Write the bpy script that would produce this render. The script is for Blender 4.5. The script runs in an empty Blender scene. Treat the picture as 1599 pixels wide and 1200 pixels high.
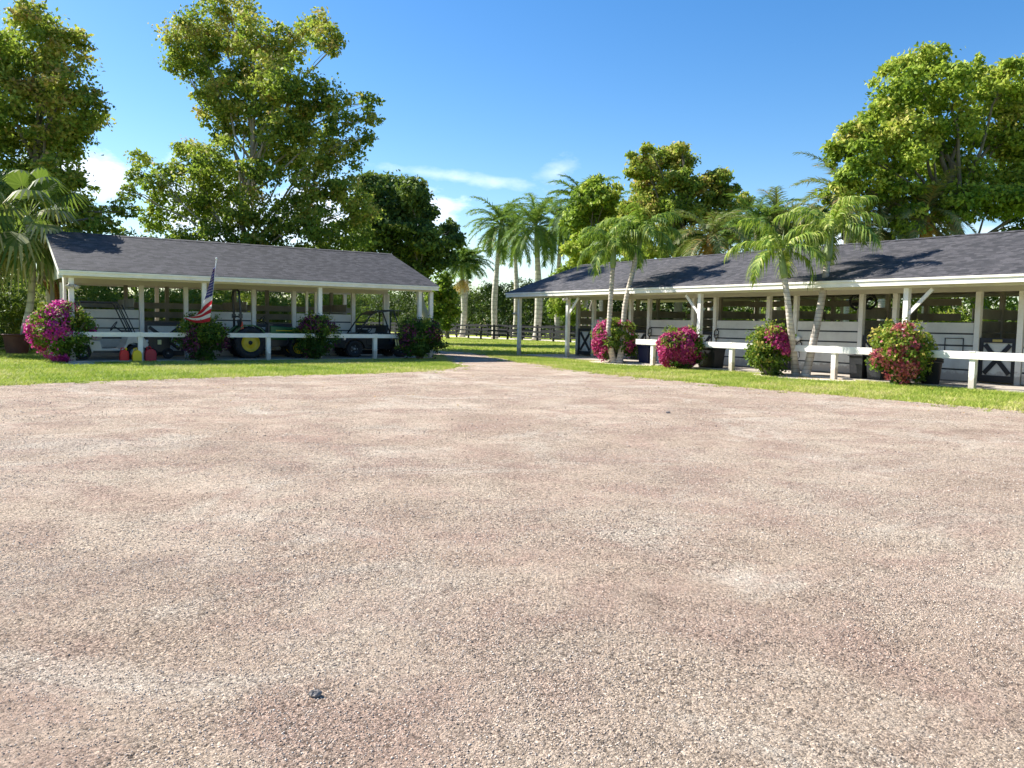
import bpy, math, random
import numpy as np
from mathutils import Vector, Matrix
PI = math.pi
SC = bpy.context.scene

# ------------------------------------------------------------------ camera, sky, sun, exposure
F_PX, CAM_H, ROLL, PITCH = 1290.0, 1.5, math.radians(1.0), math.radians(4.2)
cam_data = bpy.data.cameras.new("camera")
cam_data.sensor_fit = 'HORIZONTAL'; cam_data.sensor_width = 36.0
cam_data.lens = 36.0 * F_PX / 1599.0
cam_data.clip_end = 3000; cam_data.clip_start = 0.05
cam = bpy.data.objects.new("camera", cam_data)
cam.matrix_world = Matrix.Translation((0, 0, CAM_H)) @ Matrix.Rotation(PI/2 - PITCH, 4, 'X') @ Matrix.Rotation(ROLL, 4, 'Z')
SC.collection.objects.link(cam); SC.camera = cam

SUN_EL = math.radians(40.5)
SUN_TRAVEL = Vector((0.917, -0.398, 0)).normalized()          # direction shadows fall on the ground
sun_from = Vector((-SUN_TRAVEL.x*math.cos(SUN_EL), -SUN_TRAVEL.y*math.cos(SUN_EL), math.sin(SUN_EL)))
sd = bpy.data.lights.new("sun", 'SUN'); sd.energy = 5.0; sd.angle = math.radians(0.5); sd.color = (1.0, 0.955, 0.88)
sun = bpy.data.objects.new("sun", sd); SC.collection.objects.link(sun)
sun.rotation_euler = sun_from.to_track_quat('Z', 'Y').to_euler()

w = bpy.data.worlds.new("World"); SC.world = w; w.use_nodes = True
nt = w.node_tree; nt.nodes.clear()
def wn(t, **k):
    n = nt.nodes.new(t)
    for a, b in k.items(): setattr(n, a, b)
    return n
sky = wn('ShaderNodeTexSky', sky_type='NISHITA'); sky.sun_disc = False
sky.sun_elevation = SUN_EL; sky.sun_rotation = math.atan2(sun_from.x, sun_from.y)
sky.altitude = 0; sky.air_density = 1.0; sky.dust_density = 0.4; sky.ozone_density = 2.2
hsv = wn('ShaderNodeHueSaturation'); hsv.inputs['Saturation'].default_value = 1.36; hsv.inputs['Value'].default_value = 0.80; hsv.inputs['Hue'].default_value = 0.504
nt.links.new(sky.outputs[0], hsv.inputs['Color'])
tc = wn('ShaderNodeTexCoord')
sep = wn('ShaderNodeSeparateXYZ'); nt.links.new(tc.outputs['Generated'], sep.inputs[0])
def wmath(op, a, b=None, c=None, clamp=False):
    n = wn('ShaderNodeMath', operation=op); n.use_clamp = clamp
    for i, x in enumerate((a, b, c)):
        if x is None: continue
        if isinstance(x, (int, float)): n.inputs[i].default_value = x
        else: nt.links.new(x, n.inputs[i])
    return n.outputs[0]
az = wmath('MULTIPLY', wmath('ARCTAN2', sep.outputs[0], sep.outputs[1]), 57.2958)      # degrees right of +Y
el = wmath('MULTIPLY', wmath('ARCSINE', sep.outputs[2]), 57.2958)
comb = wn('ShaderNodeCombineXYZ'); nt.links.new(az, comb.inputs[0]); nt.links.new(wmath('MULTIPLY', el, 2.2), comb.inputs[1])
cn = wn('ShaderNodeTexNoise'); cn.inputs['Scale'].default_value = 0.22; cn.inputs['Detail'].default_value = 7; cn.inputs['Roughness'].default_value = 0.62
nt.links.new(comb.outputs[0], cn.inputs['Vector'])
def cloud(a0, e0, ra, re, tilt=0.0, soft=1.0, gain=1.0, lo=0.2):
    """an elliptical patch of cloud in azimuth / elevation, broken up by noise"""
    da = wmath('SUBTRACT', az, a0); de = wmath('SUBTRACT', wmath('SUBTRACT', el, e0), wmath('MULTIPLY', da, tilt))
    r2 = wmath('ADD', wmath('POWER', wmath('DIVIDE', da, ra), 2.0), wmath('POWER', wmath('DIVIDE', de, re), 2.0))
    m = wmath('SUBTRACT', 1.0, wmath('SQRT', r2))
    m = wmath('ADD', m, wmath('MULTIPLY', wmath('SUBTRACT', cn.outputs[0], 0.5), 2.6))
    return wmath('MULTIPLY', wmath('DIVIDE', wmath('SUBTRACT', m, lo), soft, clamp=True), gain, clamp=True)
cl = [cloud(-27.2, 8.2, 4.4, 1.9, soft=0.6, gain=0.8, lo=0.1), cloud(-20, 7.0, 7, 3.8, soft=0.6, gain=0.85),
      cloud(-13.5, 7.0, 6, 4.4, soft=0.6, gain=0.8), cloud(-6.2, 7.6, 3.0, 1.8, soft=0.6, gain=0.8, lo=0.05),
      cloud(-3.8, 9.7, 8.0, 0.62, tilt=-0.11, soft=1.1, gain=0.55, lo=0.12), cloud(2.8, 10.2, 2.0, 1.1, tilt=0.2, soft=1.2, gain=0.5),
      cloud(-2, 4.5, 10, 2.2, soft=1.3, gain=0.5), cloud(24, 4.5, 14, 3.0, soft=0.8, gain=0.85), cloud(-45, 10, 9, 4, soft=.8, gain=.8)]
m = cl[0]
for c in cl[1:]: m = wmath('MAXIMUM', m, c)
mixc = wn('ShaderNodeMix', data_type='RGBA'); nt.links.new(m, mixc.inputs['Factor'])
nt.links.new(hsv.outputs[0], mixc.inputs[6]); mixc.inputs[7].default_value = (6.2, 6.6, 7.2, 1)
bg = wn('ShaderNodeBackground'); bg.inputs['Strength'].default_value = 0.105
nt.links.new(mixc.outputs[2], bg.inputs['Color'])
wo = wn('ShaderNodeOutputWorld'); nt.links.new(bg.outputs[0], wo.inputs[0])
SC.view_settings.view_transform = 'Standard'; SC.view_settings.look = 'None'
SC.view_settings.gamma = 1.0; SC.view_settings.exposure = 1.2

# ------------------------------------------------------------------ frames and helpers
AZ = math.radians(33.75)
UX, UY, VX, VY = -math.sin(AZ), math.cos(AZ), math.cos(AZ), math.sin(AZ)
def UV(U, V, z=0.0): return Vector((U*UX + V*VX, U*UY + V*VY, z))
def at(px, py, depth):
    """a point of the photograph (1599x1200) at a distance along +Y"""
    a = (px-799.5)/F_PX; b = -(py-600)/F_PX
    c, s = math.cos(ROLL), math.sin(ROLL); a, b = c*a - s*b, s*a + c*b
    cp, sp = math.cos(PITCH), math.sin(PITCH)
    d = Vector((a, cp + sp*b, -sp + cp*b)); return Vector((0, 0, CAM_H)) + d*(depth/d.y)
def on_ground(px, py):
    p = at(px, py, 1.0); d = p - Vector((0, 0, CAM_H)); t = -CAM_H/d.z
    return Vector((0, 0, CAM_H)) + d*t

class MB:
    """collects shapes, then links them as ONE mesh object"""
    def __init__(s): s.v = []; s.f = []; s.sm = []; s.uv = None
    def add(s, vs, fs, smooth=False):
        n = len(s.v); s.v += [tuple(q) for q in vs]; s.f += [tuple(i+n for i in f) for f in fs]; s.sm += [smooth]*len(fs); return s
    def box(s, x0, x1, y0, y1, z0, z1):
        return s.add([(x0,y0,z0),(x1,y0,z0),(x1,y1,z0),(x0,y1,z0),(x0,y0,z1),(x1,y0,z1),(x1,y1,z1),(x0,y1,z1)],
              [(0,3,2,1),(4,5,6,7),(0,1,5,4),(1,2,6,5),(2,3,7,6),(3,0,4,7)])
    def bar(s, p, q, wx, wz, up=(0,0,1)):
        """rectangular bar from p to q, wx wide sideways, wz along 'up'"""
        p = Vector(p); q = Vector(q); d = (q-p).normalized(); up = Vector(up)
        r = d.cross(up)
        if r.length < 1e-4: r = d.cross(Vector((1,0,0)))
        r.normalize(); t = r.cross(d)
        vs = []
        for c in (p, q):
            for a, b in ((-1,-1),(1,-1),(1,1),(-1,1)): vs.append(c + r*(a*wx/2) + t*(b*wz/2))
        return s.add(vs, [(0,1,2,3),(7,6,5,4),(0,4,5,1),(1,5,6,2),(2,6,7,3),(3,7,4,0)])
    def tube(s, pts, rad, n=10, caps=True, smooth=True):
        pts = [Vector(p) for p in pts]
        if not hasattr(rad, '__len__'): rad = [rad]*len(pts)
        vs = []; prev = None
        for i, p in enumerate(pts):
            d = (pts[min(i+1, len(pts)-1)] - pts[max(i-1, 0)]).normalized()
            if prev is None:
                a = d.cross(Vector((0,0,1)))
                if a.length < 0.05: a = d.cross(Vector((1,0,0)))
            else:
                a = prev - d*prev.dot(d)
            a.normalize(); prev = a; b = d.cross(a)
            for k in range(n):
                t = 2*PI*k/n; vs.append(p + (a*math.cos(t) + b*math.sin(t))*rad[i])
        fs = [(i*n+k, i*n+(k+1)%n, (i+1)*n+(k+1)%n, (i+1)*n+k) for i in range(len(pts)-1) for k in range(n)]
        if caps: fs += [tuple(range(n-1, -1, -1)), tuple((len(pts)-1)*n+k for k in range(n))]
        return s.add(vs, fs, smooth)
    def lathe(s, prof, c=(0,0,0), axis='z', n=24, smooth=True, ring=False):
        """prof: (radius, height) pairs turned about an axis through c"""
        vs = []
        for r, h in prof:
            for k in range(n):
                t = 2*PI*k/n; x, y = r*math.cos(t), r*math.sin(t)
                vs.append((c[0]+x, c[1]+y, c[2]+h) if axis == 'z' else ((c[0]+x, c[1]+h, c[2]-y) if axis == 'y' else (c[0]+h, c[1]+x, c[2]+y)))
        m_ = len(prof)
        fs = [(i*n+k, i*n+(k+1)%n, (i+1)*n+(k+1)%n, (i+1)*n+k) for i in range(m_-1) for k in range(n)]
        if ring: fs += [((m_-1)*n+k, (m_-1)*n+(k+1)%n, (k+1)%n, k) for k in range(n)]
        else: fs += [tuple(range(n-1,-1,-1)), tuple((m_-1)*n+k for k in range(n))]
        return s.add(vs, fs, smooth)
    def prism(s, poly, y0, y1):
        """polygon in x,z (counter-clockwise seen from -y) between y0 and y1"""
        n = len(poly)
        vs = [(x, y0, z) for x, z in poly] + [(x, y1, z) for x, z in poly]
        fs = [tuple(range(n)), tuple(range(2*n-1, n-1, -1))] + [(i, i+n, (i+1)%n+n, (i+1)%n) for i in range(n)]
        return s.add(vs, fs)
    def ball(s, c, r, n=10, m=7):
        vs = [(c[0], c[1], c[2]-r[2])]
        for i in range(1, m):
            a = -PI/2 + PI*i/m
            for k in range(n):
                t = 2*PI*k/n; vs.append((c[0]+r[0]*math.cos(a)*math.cos(t), c[1]+r[1]*math.cos(a)*math.sin(t), c[2]+r[2]*math.sin(a)))
        vs.append((c[0], c[1], c[2]+r[2])); L = len(vs)-1
        fs = [(0, 1+(k+1)%n, 1+k) for k in range(n)] + [(1+i*n+k, 1+i*n+(k+1)%n, 1+(i+1)*n+(k+1)%n, 1+(i+1)*n+k) for i in range(m-2) for k in range(n)]
        fs += [(L, 1+(m-2)*n+k, 1+(m-2)*n+(k+1)%n) for k in range(n)]
        return s.add(vs, fs, True)
    def build(s, name, mat, parent=None, bevel=0.0, loc=None):
        me = bpy.data.meshes.new(name); me.from_pydata(s.v, [], s.f); me.update()
        me.polygons.foreach_set('use_smooth', s.sm); me.materials.append(mat)
        o = bpy.data.objects.new(name, me); SC.collection.objects.link(o)
        if parent: o.parent = parent
        if loc is not None: o.location = loc
        if bevel:
            b = o.modifiers.new('b', 'BEVEL'); b.width = bevel; b.segments = 2; b.limit_method = 'ANGLE'; b.angle_limit = math.radians(40)
        return o
def tag(o, label=None, cat=None, group=None, kind=None):
    if label: o['label'] = label
    if cat: o['category'] = cat
    if group: o['group'] = group
    if kind: o['kind'] = kind
    return o
def empty(name, loc=(0,0,0), rz=0.0, label=None, cat=None, group=None):
    o = bpy.data.objects.new(name, None); SC.collection.objects.link(o); o.location = loc; o.rotation_euler = (0,0,rz)
    return tag(o, label, cat, group)
def copy_tree(o, parent=None):
    c = o.copy(); SC.collection.objects.link(c); c.parent = parent
    for ch in list(o.children): copy_tree(ch, c)
    return c
def np_mesh(name, V, Fq, mat, parent=None, tint=None, k=4, smooth=False):
    """big mesh from numpy arrays; every face has k corners"""
    me = bpy.data.meshes.new(name)
    V = np.asarray(V, np.float32).reshape(-1, 3); Fq = np.asarray(Fq, np.int32).reshape(-1, k); nf = len(Fq)
    me.vertices.add(len(V)); me.vertices.foreach_set('co', V.ravel())
    me.loops.add(nf*k); me.loops.foreach_set('vertex_index', Fq.ravel())
    me.polygons.add(nf); me.polygons.foreach_set('loop_start', np.arange(0, nf*k, k, dtype=np.int32))
    if tint is not None:
        at_ = me.attributes.new('tint', 'FLOAT', 'FACE'); at_.data.foreach_set('value', np.asarray(tint, np.float32))
    me.update(calc_edges=True); me.materials.append(mat)
    if smooth: me.polygons.foreach_set('use_smooth', np.ones(nf, bool))
    o = bpy.data.objects.new(name, me); SC.collection.objects.link(o)
    if parent: o.parent = parent
    return o

# ------------------------------------------------------------------ materials
def new_mat(name):
    mt = bpy.data.materials.new(name); mt.use_nodes = True; t = mt.node_tree
    return mt, t, t.nodes['Principled BSDF']
def node(t, typ, ins=None, **k):
    n = t.nodes.new(typ)
    for a, b in k.items(): setattr(n, a, b)
    for a, b in (ins or {}).items():
        if hasattr(b, 'is_output'): t.links.new(b, n.inputs[a])
        else: n.inputs[a].default_value = b
    return n
def ramp(t, fac, stops):
    r = t.nodes.new('ShaderNodeValToRGB'); t.links.new(fac, r.inputs[0]); e = r.color_ramp.elements
    while len(e) < len(stops): e.new(0.5)
    for i, (p, c) in enumerate(stops): e[i].position = p; e[i].color = (*c, 1)
    return r.outputs[0]
def mix(t, fac, a, b, typ='MIX'):
    n = t.nodes.new('ShaderNodeMix'); n.data_type = 'RGBA'; n.blend_type = typ
    for i, x in ((0, fac), (6, a), (7, b)):
        if hasattr(x, 'is_output'): t.links.new(x, n.inputs[i])
        else: n.inputs[i].default_value = x if i == 0 else (*x, 1)
    return n.outputs[2]
def surf(name, col, rough=0.6, var=0.15, scale=3.0, bump=0.0, bscale=40.0, metal=0.0, dirt=None, dscale=1.2, damt=0.5, spec=0.5, splash=False):
    """painted / plain surface with mottling, optional dirt patches and fine bump"""
    mt, t, p = new_mat(name); co = node(t, 'ShaderNodeTexCoord').outputs['Object']
    nz = node(t, 'ShaderNodeTexNoise', {'Vector': co, 'Scale': scale, 'Detail': 6.0, 'Roughness': 0.6}).outputs[0]
    lo = tuple(c*(1-var) for c in col); hi = tuple(min(1, c*(1+var)) for c in col)
    c = ramp(t, nz, [(0.3, lo), (0.7, hi)])
    if dirt:
        d = node(t, 'ShaderNodeTexNoise', {'Vector': co, 'Scale': dscale, 'Detail': 8.0, 'Roughness': 0.7}).outputs[0]
        f = ramp(t, d, [(0.48, (0,0,0)), (0.72, (damt,)*3)])
        c = mix(t, f, c, dirt)
    t.links.new(c, p.inputs['Base Color']); p.inputs['Roughness'].default_value = rough; p.inputs['Metallic'].default_value = metal
    p.inputs['Specular IOR Level'].default_value = spec
    if splash:
        z = node(t, 'ShaderNodeSeparateXYZ', {0: co}).outputs[2]; sn = node(t, 'ShaderNodeTexNoise', {'Vector': co, 'Scale': 9.0, 'Detail': 7.0}).outputs[0]
        zz = node(t, 'ShaderNodeMath', {0: z, 1: node(t, 'ShaderNodeMath', {0: sn, 1: -0.55}, operation='MULTIPLY').outputs[0]}, operation='ADD').outputs[0]
        c = mix(t, ramp(t, zz, [(0.0, (0.65,)*3), (0.12, (0,)*3)]), c, (0.34, 0.27, 0.21))
        gr = node(t, 'ShaderNodeTexNoise', {'Vector': node(t, 'ShaderNodeMapping', {'Vector': co, 'Scale': (1, 1, 14)}).outputs[0], 'Scale': 5.0, 'Detail': 5.0}).outputs[0]
        c = mix(t, ramp(t, gr, [(0.58, (0,)*3), (0.72, (0.35,)*3)]), c, (0.50, 0.46, 0.38)); t.links.new(c, p.inputs['Base Color'])
    if bump:
        b = node(t, 'ShaderNodeTexNoise', {'Vector': co, 'Scale': bscale, 'Detail': 5.0}).outputs[0]
        t.links.new(node(t, 'ShaderNodeBump', {'Height': b, 'Strength': bump, 'Distance': 0.02}).outputs[0], p.inputs['Normal'])
    return mt
def leaf_mat(name, stops, trans=0.35, rough=0.6, spec=0.2):
    mt, t, p = new_mat(name)
    a = node(t, 'ShaderNodeAttribute', attribute_name='tint').outputs['Fac']
    c = ramp(t, a, stops); t.links.new(c, p.inputs['Base Color']); p.inputs['Roughness'].default_value = rough
    p.inputs['Specular IOR Level'].default_value = spec
    tr = node(t, 'ShaderNodeBsdfTranslucent'); t.links.new(mix(t, 0.5, c, (0.34, 0.50, 0.05), 'MIX') if trans > 0 else c, tr.inputs[0])
    mx = node(t, 'ShaderNodeMixShader', {0: trans}); t.links.new(p.outputs[0], mx.inputs[1]); t.links.new(tr.outputs[0], mx.inputs[2])
    t.links.new(mx.outputs[0], t.nodes['Material Output'].inputs[0]); return mt

M = {}
M['white'] = surf('white_paint', (0.82, 0.79, 0.72), 0.55, 0.05, 2.0, 0.06, 30, dirt=(0.48,0.44,0.36), dscale=2.2, damt=0.3, splash=True)
M['wall'] = surf('wall_paint', (0.66, 0.64, 0.58), 0.6, 0.07, 1.7, 0.08, 25, dirt=(0.36,0.33,0.27), dscale=1.6, damt=0.4, splash=True)
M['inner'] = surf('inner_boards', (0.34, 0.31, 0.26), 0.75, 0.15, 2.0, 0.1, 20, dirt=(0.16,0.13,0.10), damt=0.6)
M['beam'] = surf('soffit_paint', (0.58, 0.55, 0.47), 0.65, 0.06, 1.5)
M['black'] = surf('black_paint', (0.018, 0.018, 0.024), 0.4, 0.2, 3.0, 0.05)
M['concrete'] = surf('concrete', (0.42, 0.37, 0.31), 0.85, 0.12, 1.3, 0.25, 60, dirt=(0.26,0.18,0.13), dscale=0.8, damt=0.6)
M['sand'] = surf('sand', (0.68, 0.60, 0.49), 0.95, 0.15, 4.0, 0.6, 60, dirt=(0.30,0.22,0.15), dscale=3, damt=0.6)
M['fence'] = surf('fence_paint', (0.010, 0.010, 0.012), 0.7, 0.3, 1.5, 0.1, spec=0.25, dirt=(0.03,0.028,0.026), damt=0.4)
M['bark'] = surf('bark', (0.17, 0.145, 0.115), 0.9, 0.3, 3.0, 0.7, 18, dirt=(0.07,0.06,0.05), dscale=2)
M['pale_bark'] = surf('pale_bark', (0.36, 0.32, 0.26), 0.9, 0.25, 2.5, 0.5, 18, dirt=(0.14,0.13,0.10), dscale=2.5)
M['tire'] = surf('tire', (0.02, 0.02, 0.022), 0.8, 0.3, 8.0, 0.3, 30, dirt=(0.09,0.08,0.07), dscale=4, damt=0.4)
M['yellow'] = surf('yellow_paint', (0.72, 0.50, 0.02), 0.35, 0.08, 4, dirt=(0.25,0.18,0.06), dscale=5, damt=0.4)
M['green'] = surf('green_paint', (0.012, 0.12, 0.030), 0.35, 0.12, 4, dirt=(0.05,0.07,0.03), dscale=3, damt=0.4)
M['dkmetal'] = surf('dark_metal', (0.022, 0.024, 0.030), 0.4, 0.2, 6)
M['plastic_black'] = surf('black_plastic', (0.016, 0.017, 0.020), 0.45, 0.2, 5, 0.05)
M['cart_white'] = surf('cart_body', (0.60, 0.58, 0.52), 0.35, 0.06, 3, dirt=(0.3,0.27,0.22), dscale=3, damt=0.35)
M['seat'] = surf('seat_vinyl', (0.42, 0.38, 0.31), 0.6, 0.08, 4)
M['red_can'] = surf('red_plastic', (0.75, 0.012, 0.014), 0.42, 0.08, 6)
M['dred_can'] = surf('dark_red_plastic', (0.42, 0.008, 0.026), 0.45, 0.1, 6)
M['yel_can'] = surf('yellow_plastic', (0.92, 0.62, 0.01), 0.42, 0.06, 6)
M['clay'] = surf('maroon_clay', (0.115, 0.040, 0.035), 0.6, 0.2, 3, 0.2, 30, dirt=(0.17,0.09,0.07), dscale=2)
M['soil'] = surf('soil', (0.06, 0.045, 0.03), 0.95, 0.3, 8, 0.6, 30)
M['blue'] = surf('blue_plastic', (0.015, 0.045, 0.30), 0.45, 0.1, 5)
M['navy'] = surf('navy_plastic', (0.012, 0.016, 0.055), 0.4, 0.15, 5)
M['grey_plastic'] = surf('grey_plastic', (0.36, 0.38, 0.42), 0.5, 0.1, 5)
M['orange'] = surf('orange_red', (0.75, 0.07, 0.02), 0.45, 0.05, 5)
M['brass'] = surf('brass', (0.55, 0.42, 0.12), 0.4, 0.1, 10, metal=0.4)
M['paper'] = surf('paper', (0.75, 0.76, 0.76), 0.7, 0.04, 5)
M['strap'] = surf('pale_strap', (0.72, 0.68, 0.35), 0.7, 0.06, 8)
M['silver'] = surf('silver', (0.55, 0.55, 0.56), 0.3, 0.05, 8, metal=0.7)
M['leather'] = surf('leather', (0.035, 0.022, 0.018), 0.5, 0.2, 8)
M['shaft'] = surf('crownshaft', (0.20, 0.28, 0.09), 0.45, 0.15, 4, 0.1, dirt=(0.34,0.30,0.12), dscale=3)
M['dead'] = surf('dead_frond', (0.36, 0.19, 0.06), 0.8, 0.3, 4)
M['stone'] = surf('stone', (0.20, 0.18, 0.165), 0.9, 0.3, 12, 0.5, 60)

# palm trunks: rings
def trunk_mat(name, c1, c2, ring=14.0):
    mt, t, p = new_mat(name); co = node(t, 'ShaderNodeTexCoord').outputs['Object']
    wv = node(t, 'ShaderNodeTexWave', {'Vector': co, 'Scale': ring/6.28*1.0, 'Distortion': 0.5, 'Detail': 2.0, 'Detail Scale': 4.0}, wave_type='BANDS', bands_direction='Z').outputs[0]
    nz = node(t, 'ShaderNodeTexNoise', {'Vector': co, 'Scale': 3.0, 'Detail': 7.0}).outputs[0]
    c = mix(t, ramp(t, wv, [(0.0, (0.6,)*3), (0.22, (0,)*3)]), ramp(t, nz, [(0.35, c2), (0.62, c1)]), tuple(x*0.55 for x in c2))
    t.links.new(c, p.inputs['Base Color']); p.inputs['Roughness'].default_value = 0.85
    t.links.new(node(t, 'ShaderNodeBump', {'Height': wv, 'Strength': 0.35, 'Distance': 0.02}).outputs[0], p.inputs['Normal']); return mt
M['palm_trunk'] = trunk_mat('palm_trunk', (0.60, 0.53, 0.44), (0.38, 0.33, 0.27), 16)
M['royal_trunk'] = trunk_mat('royal_trunk', (0.60, 0.55, 0.47), (0.42, 0.38, 0.32), 5)

# shingles: rows are real steps, tabs vary by brick texture
def shingle_mat():
    mt, t, p = new_mat('shingles'); co = node(t, 'ShaderNodeTexCoord').outputs['Object']
    mp = node(t, 'ShaderNodeMapping', {'Vector': co})
    br = node(t, 'ShaderNodeTexBrick', {'Vector': mp.outputs[0], 'Color1': (0.024,0.023,0.026,1), 'Color2': (0.108,0.099,0.105,1), 'Mortar': (0.03,0.03,0.035,1),
              'Scale': 1.0, 'Mortar Size': 0.006, 'Brick Width': 0.20, 'Row Height': 0.125, 'Bias': -0.1})
    br.offset = 0.37; br.squash = 1.0
    nz = node(t, 'ShaderNodeTexNoise', {'Vector': co, 'Scale': 0.6, 'Detail': 8.0, 'Roughness': 0.7}).outputs[0]
    c = mix(t, ramp(t, nz, [(0.4, (0.0,)*3), (0.75, (0.15,)*3)]), br.outputs[0], (0.085, 0.075, 0.078))
    fg = node(t, 'ShaderNodeTexNoise', {'Vector': co, 'Scale': 45.0, 'Detail': 4.0}).outputs[0]
    c = mix(t, 0.6, c, ramp(t, fg, [(0.3, (0.35,)*3), (0.7, (1.0,)*3)]), 'MULTIPLY')
    t.links.new(c, p.inputs['Base Color']); p.inputs['Roughness'].default_value = 0.8; p.inputs['Specular IOR Level'].default_value = 0.6
    t.links.new(node(t, 'ShaderNodeBump', {'Height': fg, 'Strength': 0.5, 'Distance': 0.01}).outputs[0], p.inputs['Normal']); return mt
M['shingle'] = shingle_mat()

def gravel_mat():
    mt, t, p = new_mat('gravel'); co = node(t, 'ShaderNodeTexCoord').outputs['Object']
    def nz(s, d=6.0, r=0.6, off=None, dist=0.0):
        v = co
        if off: v = node(t, 'ShaderNodeMapping', {'Vector': co, 'Location': off}).outputs[0]
        return node(t, 'ShaderNodeTexNoise', {'Vector': v, 'Scale': s, 'Detail': d, 'Roughness': r, 'Distortion': dist}).outputs[0]
    big = nz(0.45, 9, 0.62, None, 0.5); mid = nz(1.1, 9, 0.68, (7,3,0), 0.6); pale = nz(0.50, 10, 0.74, (31,11,0), 0.9); dk = nz(0.7, 10, 0.76, (3,57,0), 0.5)
    c = ramp(t, big, [(0.36, (0.60, 0.475, 0.37)), (0.5, (0.70, 0.57, 0.45)), (0.64, (0.77, 0.66, 0.53))])
    c = mix(t, ramp(t, mid, [(0.44, (0,)*3), (0.62, (0.80,)*3)]), c, (0.57, 0.41, 0.335))        # pink-brown fines
    c = mix(t, ramp(t, pale, [(0.52, (0,)*3), (0.64, (0.80,)*3)]), c, (0.82, 0.74, 0.625))         # pale crushed shell
    c = mix(t, ramp(t, dk, [(0.54, (0,)*3), (0.70, (0.50,)*3)]), c, (0.33, 0.26, 0.205))         # darker damp patches
    # single grains, fewer where the fines are packed smooth
    vo = node(t, 'ShaderNodeTexVoronoi', {'Vector': co, 'Scale': 115.0, 'Randomness': 1.0}); vo2 = node(t, 'ShaderNodeTexVoronoi', {'Vector': co, 'Scale': 58.0})
    g1 = node(t, 'ShaderNodeSeparateColor', {0: vo.outputs['Color']}).outputs[0]; g2 = node(t, 'ShaderNodeSeparateColor', {0: vo2.outputs['Color']}).outputs[1]
    loose = ramp(t, nz(0.9, 10, 0.75, (13,29,0), 0.7), [(0.38, (0.50,)*3), (0.56, (1.0,)*3)])
    c = mix(t, loose, c, mix(t, 0.85, c, ramp(t, g1, [(0.0, (0.16,)*3), (0.33, (0.74, 0.71, 0.68)), (0.75, (1.0,)*3), (1.0, (1.30, 1.32, 1.34))]), 'MULTIPLY'))
    c = mix(t, loose, c, mix(t, 0.85, c, ramp(t, g2, [(0.0, (0.12,)*3), (0.18, (0.80,)*3), (0.85, (1.0,)*3), (1.0, (1.35,)*3)]), 'MULTIPLY'))
    sp = nz(16.0, 7, 0.8, (9,9,0)); c = mix(t, ramp(t, sp, [(0.57, (0,)*3), (0.66, (0.75,)*3)]), c, (0.16, 0.125, 0.10))
    sp3 = nz(45.0, 8, 0.85, (2,71,0)); c = mix(t, ramp(t, sp3, [(0.53, (0,)*3), (0.60, (0.85,)*3)]), c, (0.24, 0.19, 0.15))
    sp4 = nz(7.0, 12, 0.9, (52,7,0)); c = mix(t, ramp(t, sp4, [(0.56, (0,)*3), (0.68, (0.7,)*3)]), c, (0.80, 0.73, 0.64))
    sp2 = nz(3.5, 9, 0.85, (19,49,0)); c = mix(t, ramp(t, sp2, [(0.585, (0,)*3), (0.68, (0.65,)*3)]), c, (0.17, 0.13, 0.10))
    c = mix(t, 1.0, c, (1.04, 1.01, 0.97), 'MULTIPLY')
    t.links.new(c, p.inputs['Base Color']); p.inputs['Roughness'].default_value = 0.95; p.inputs['Specular IOR Level'].default_value = 0.15
    h = node(t, 'ShaderNodeMath', {0: vo.outputs['Distance'], 1: -0.5}, operation='MULTIPLY').outputs[0]
    h = node(t, 'ShaderNodeMath', {0: h, 1: node(t, 'ShaderNodeMath', {0: vo2.outputs['Distance'], 1: -0.7}, operation='MULTIPLY').outputs[0]}, operation='ADD').outputs[0]
    h = node(t, 'ShaderNodeMath', {0: h, 1: loose}, operation='MULTIPLY').outputs[0]
    h = node(t, 'ShaderNodeMath', {0: h, 1: node(t, 'ShaderNodeMath', {0: nz(12, 9, 0.78), 1: 2.4}, operation='MULTIPLY').outputs[0]}, operation='ADD').outputs[0]
    t.links.new(node(t, 'ShaderNodeBump', {'Height': h, 'Strength': 1.0, 'Distance': 0.032}).outputs[0], p.inputs['Normal']); return mt
M['gravel'] = gravel_mat()
def lawn_mat():
    mt, t, p = new_mat('lawn'); co = node(t, 'ShaderNodeTexCoord').outputs['Object']
    a = node(t, 'ShaderNodeTexNoise', {'Vector': co, 'Scale': 0.5, 'Detail': 8.0, 'Roughness': 0.65}).outputs[0]
    b = node(t, 'ShaderNodeTexNoise', {'Vector': co, 'Scale': 22.0, 'Detail': 6.0, 'Roughness': 0.75}).outputs[0]
    c = ramp(t, a, [(0.35, (0.24, 0.32, 0.040)), (0.52, (0.34, 0.41, 0.055)), (0.66, (0.48, 0.45, 0.12))])
    c = mix(t, 0.8, c, ramp(t, b, [(0.3, (0.5,)*3), (0.7, (1.25,)*3)]), 'MULTIPLY')
    t.links.new(c, p.inputs['Base Color']); p.inputs['Roughness'].default_value = 0.95; p.inputs['Specular IOR Level'].default_value = 0.1
    t.links.new(node(t, 'ShaderNodeBump', {'Height': b, 'Strength': 0.8, 'Distance': 0.05}).outputs[0], p.inputs['Normal']); return mt
M['lawn'] = lawn_mat()
G = lambda *a: a
M['blade'] = leaf_mat('grass_blade', [(0.0, (0.17,0.24,0.03)), (0.35, (0.35,0.42,0.07)), (0.7, (0.55,0.52,0.15)), (1.0, (0.66,0.54,0.30))], 0.3)
M['leaf_mid'] = leaf_mat('leaf_mid', [(0.0, (0.045,0.085,0.018)), (0.30, (0.14,0.215,0.03)), (0.6, (0.34,0.375,0.06)), (0.85, (0.56,0.48,0.12)), (1.0, (0.50,0.30,0.12))], 0.42)
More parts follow.
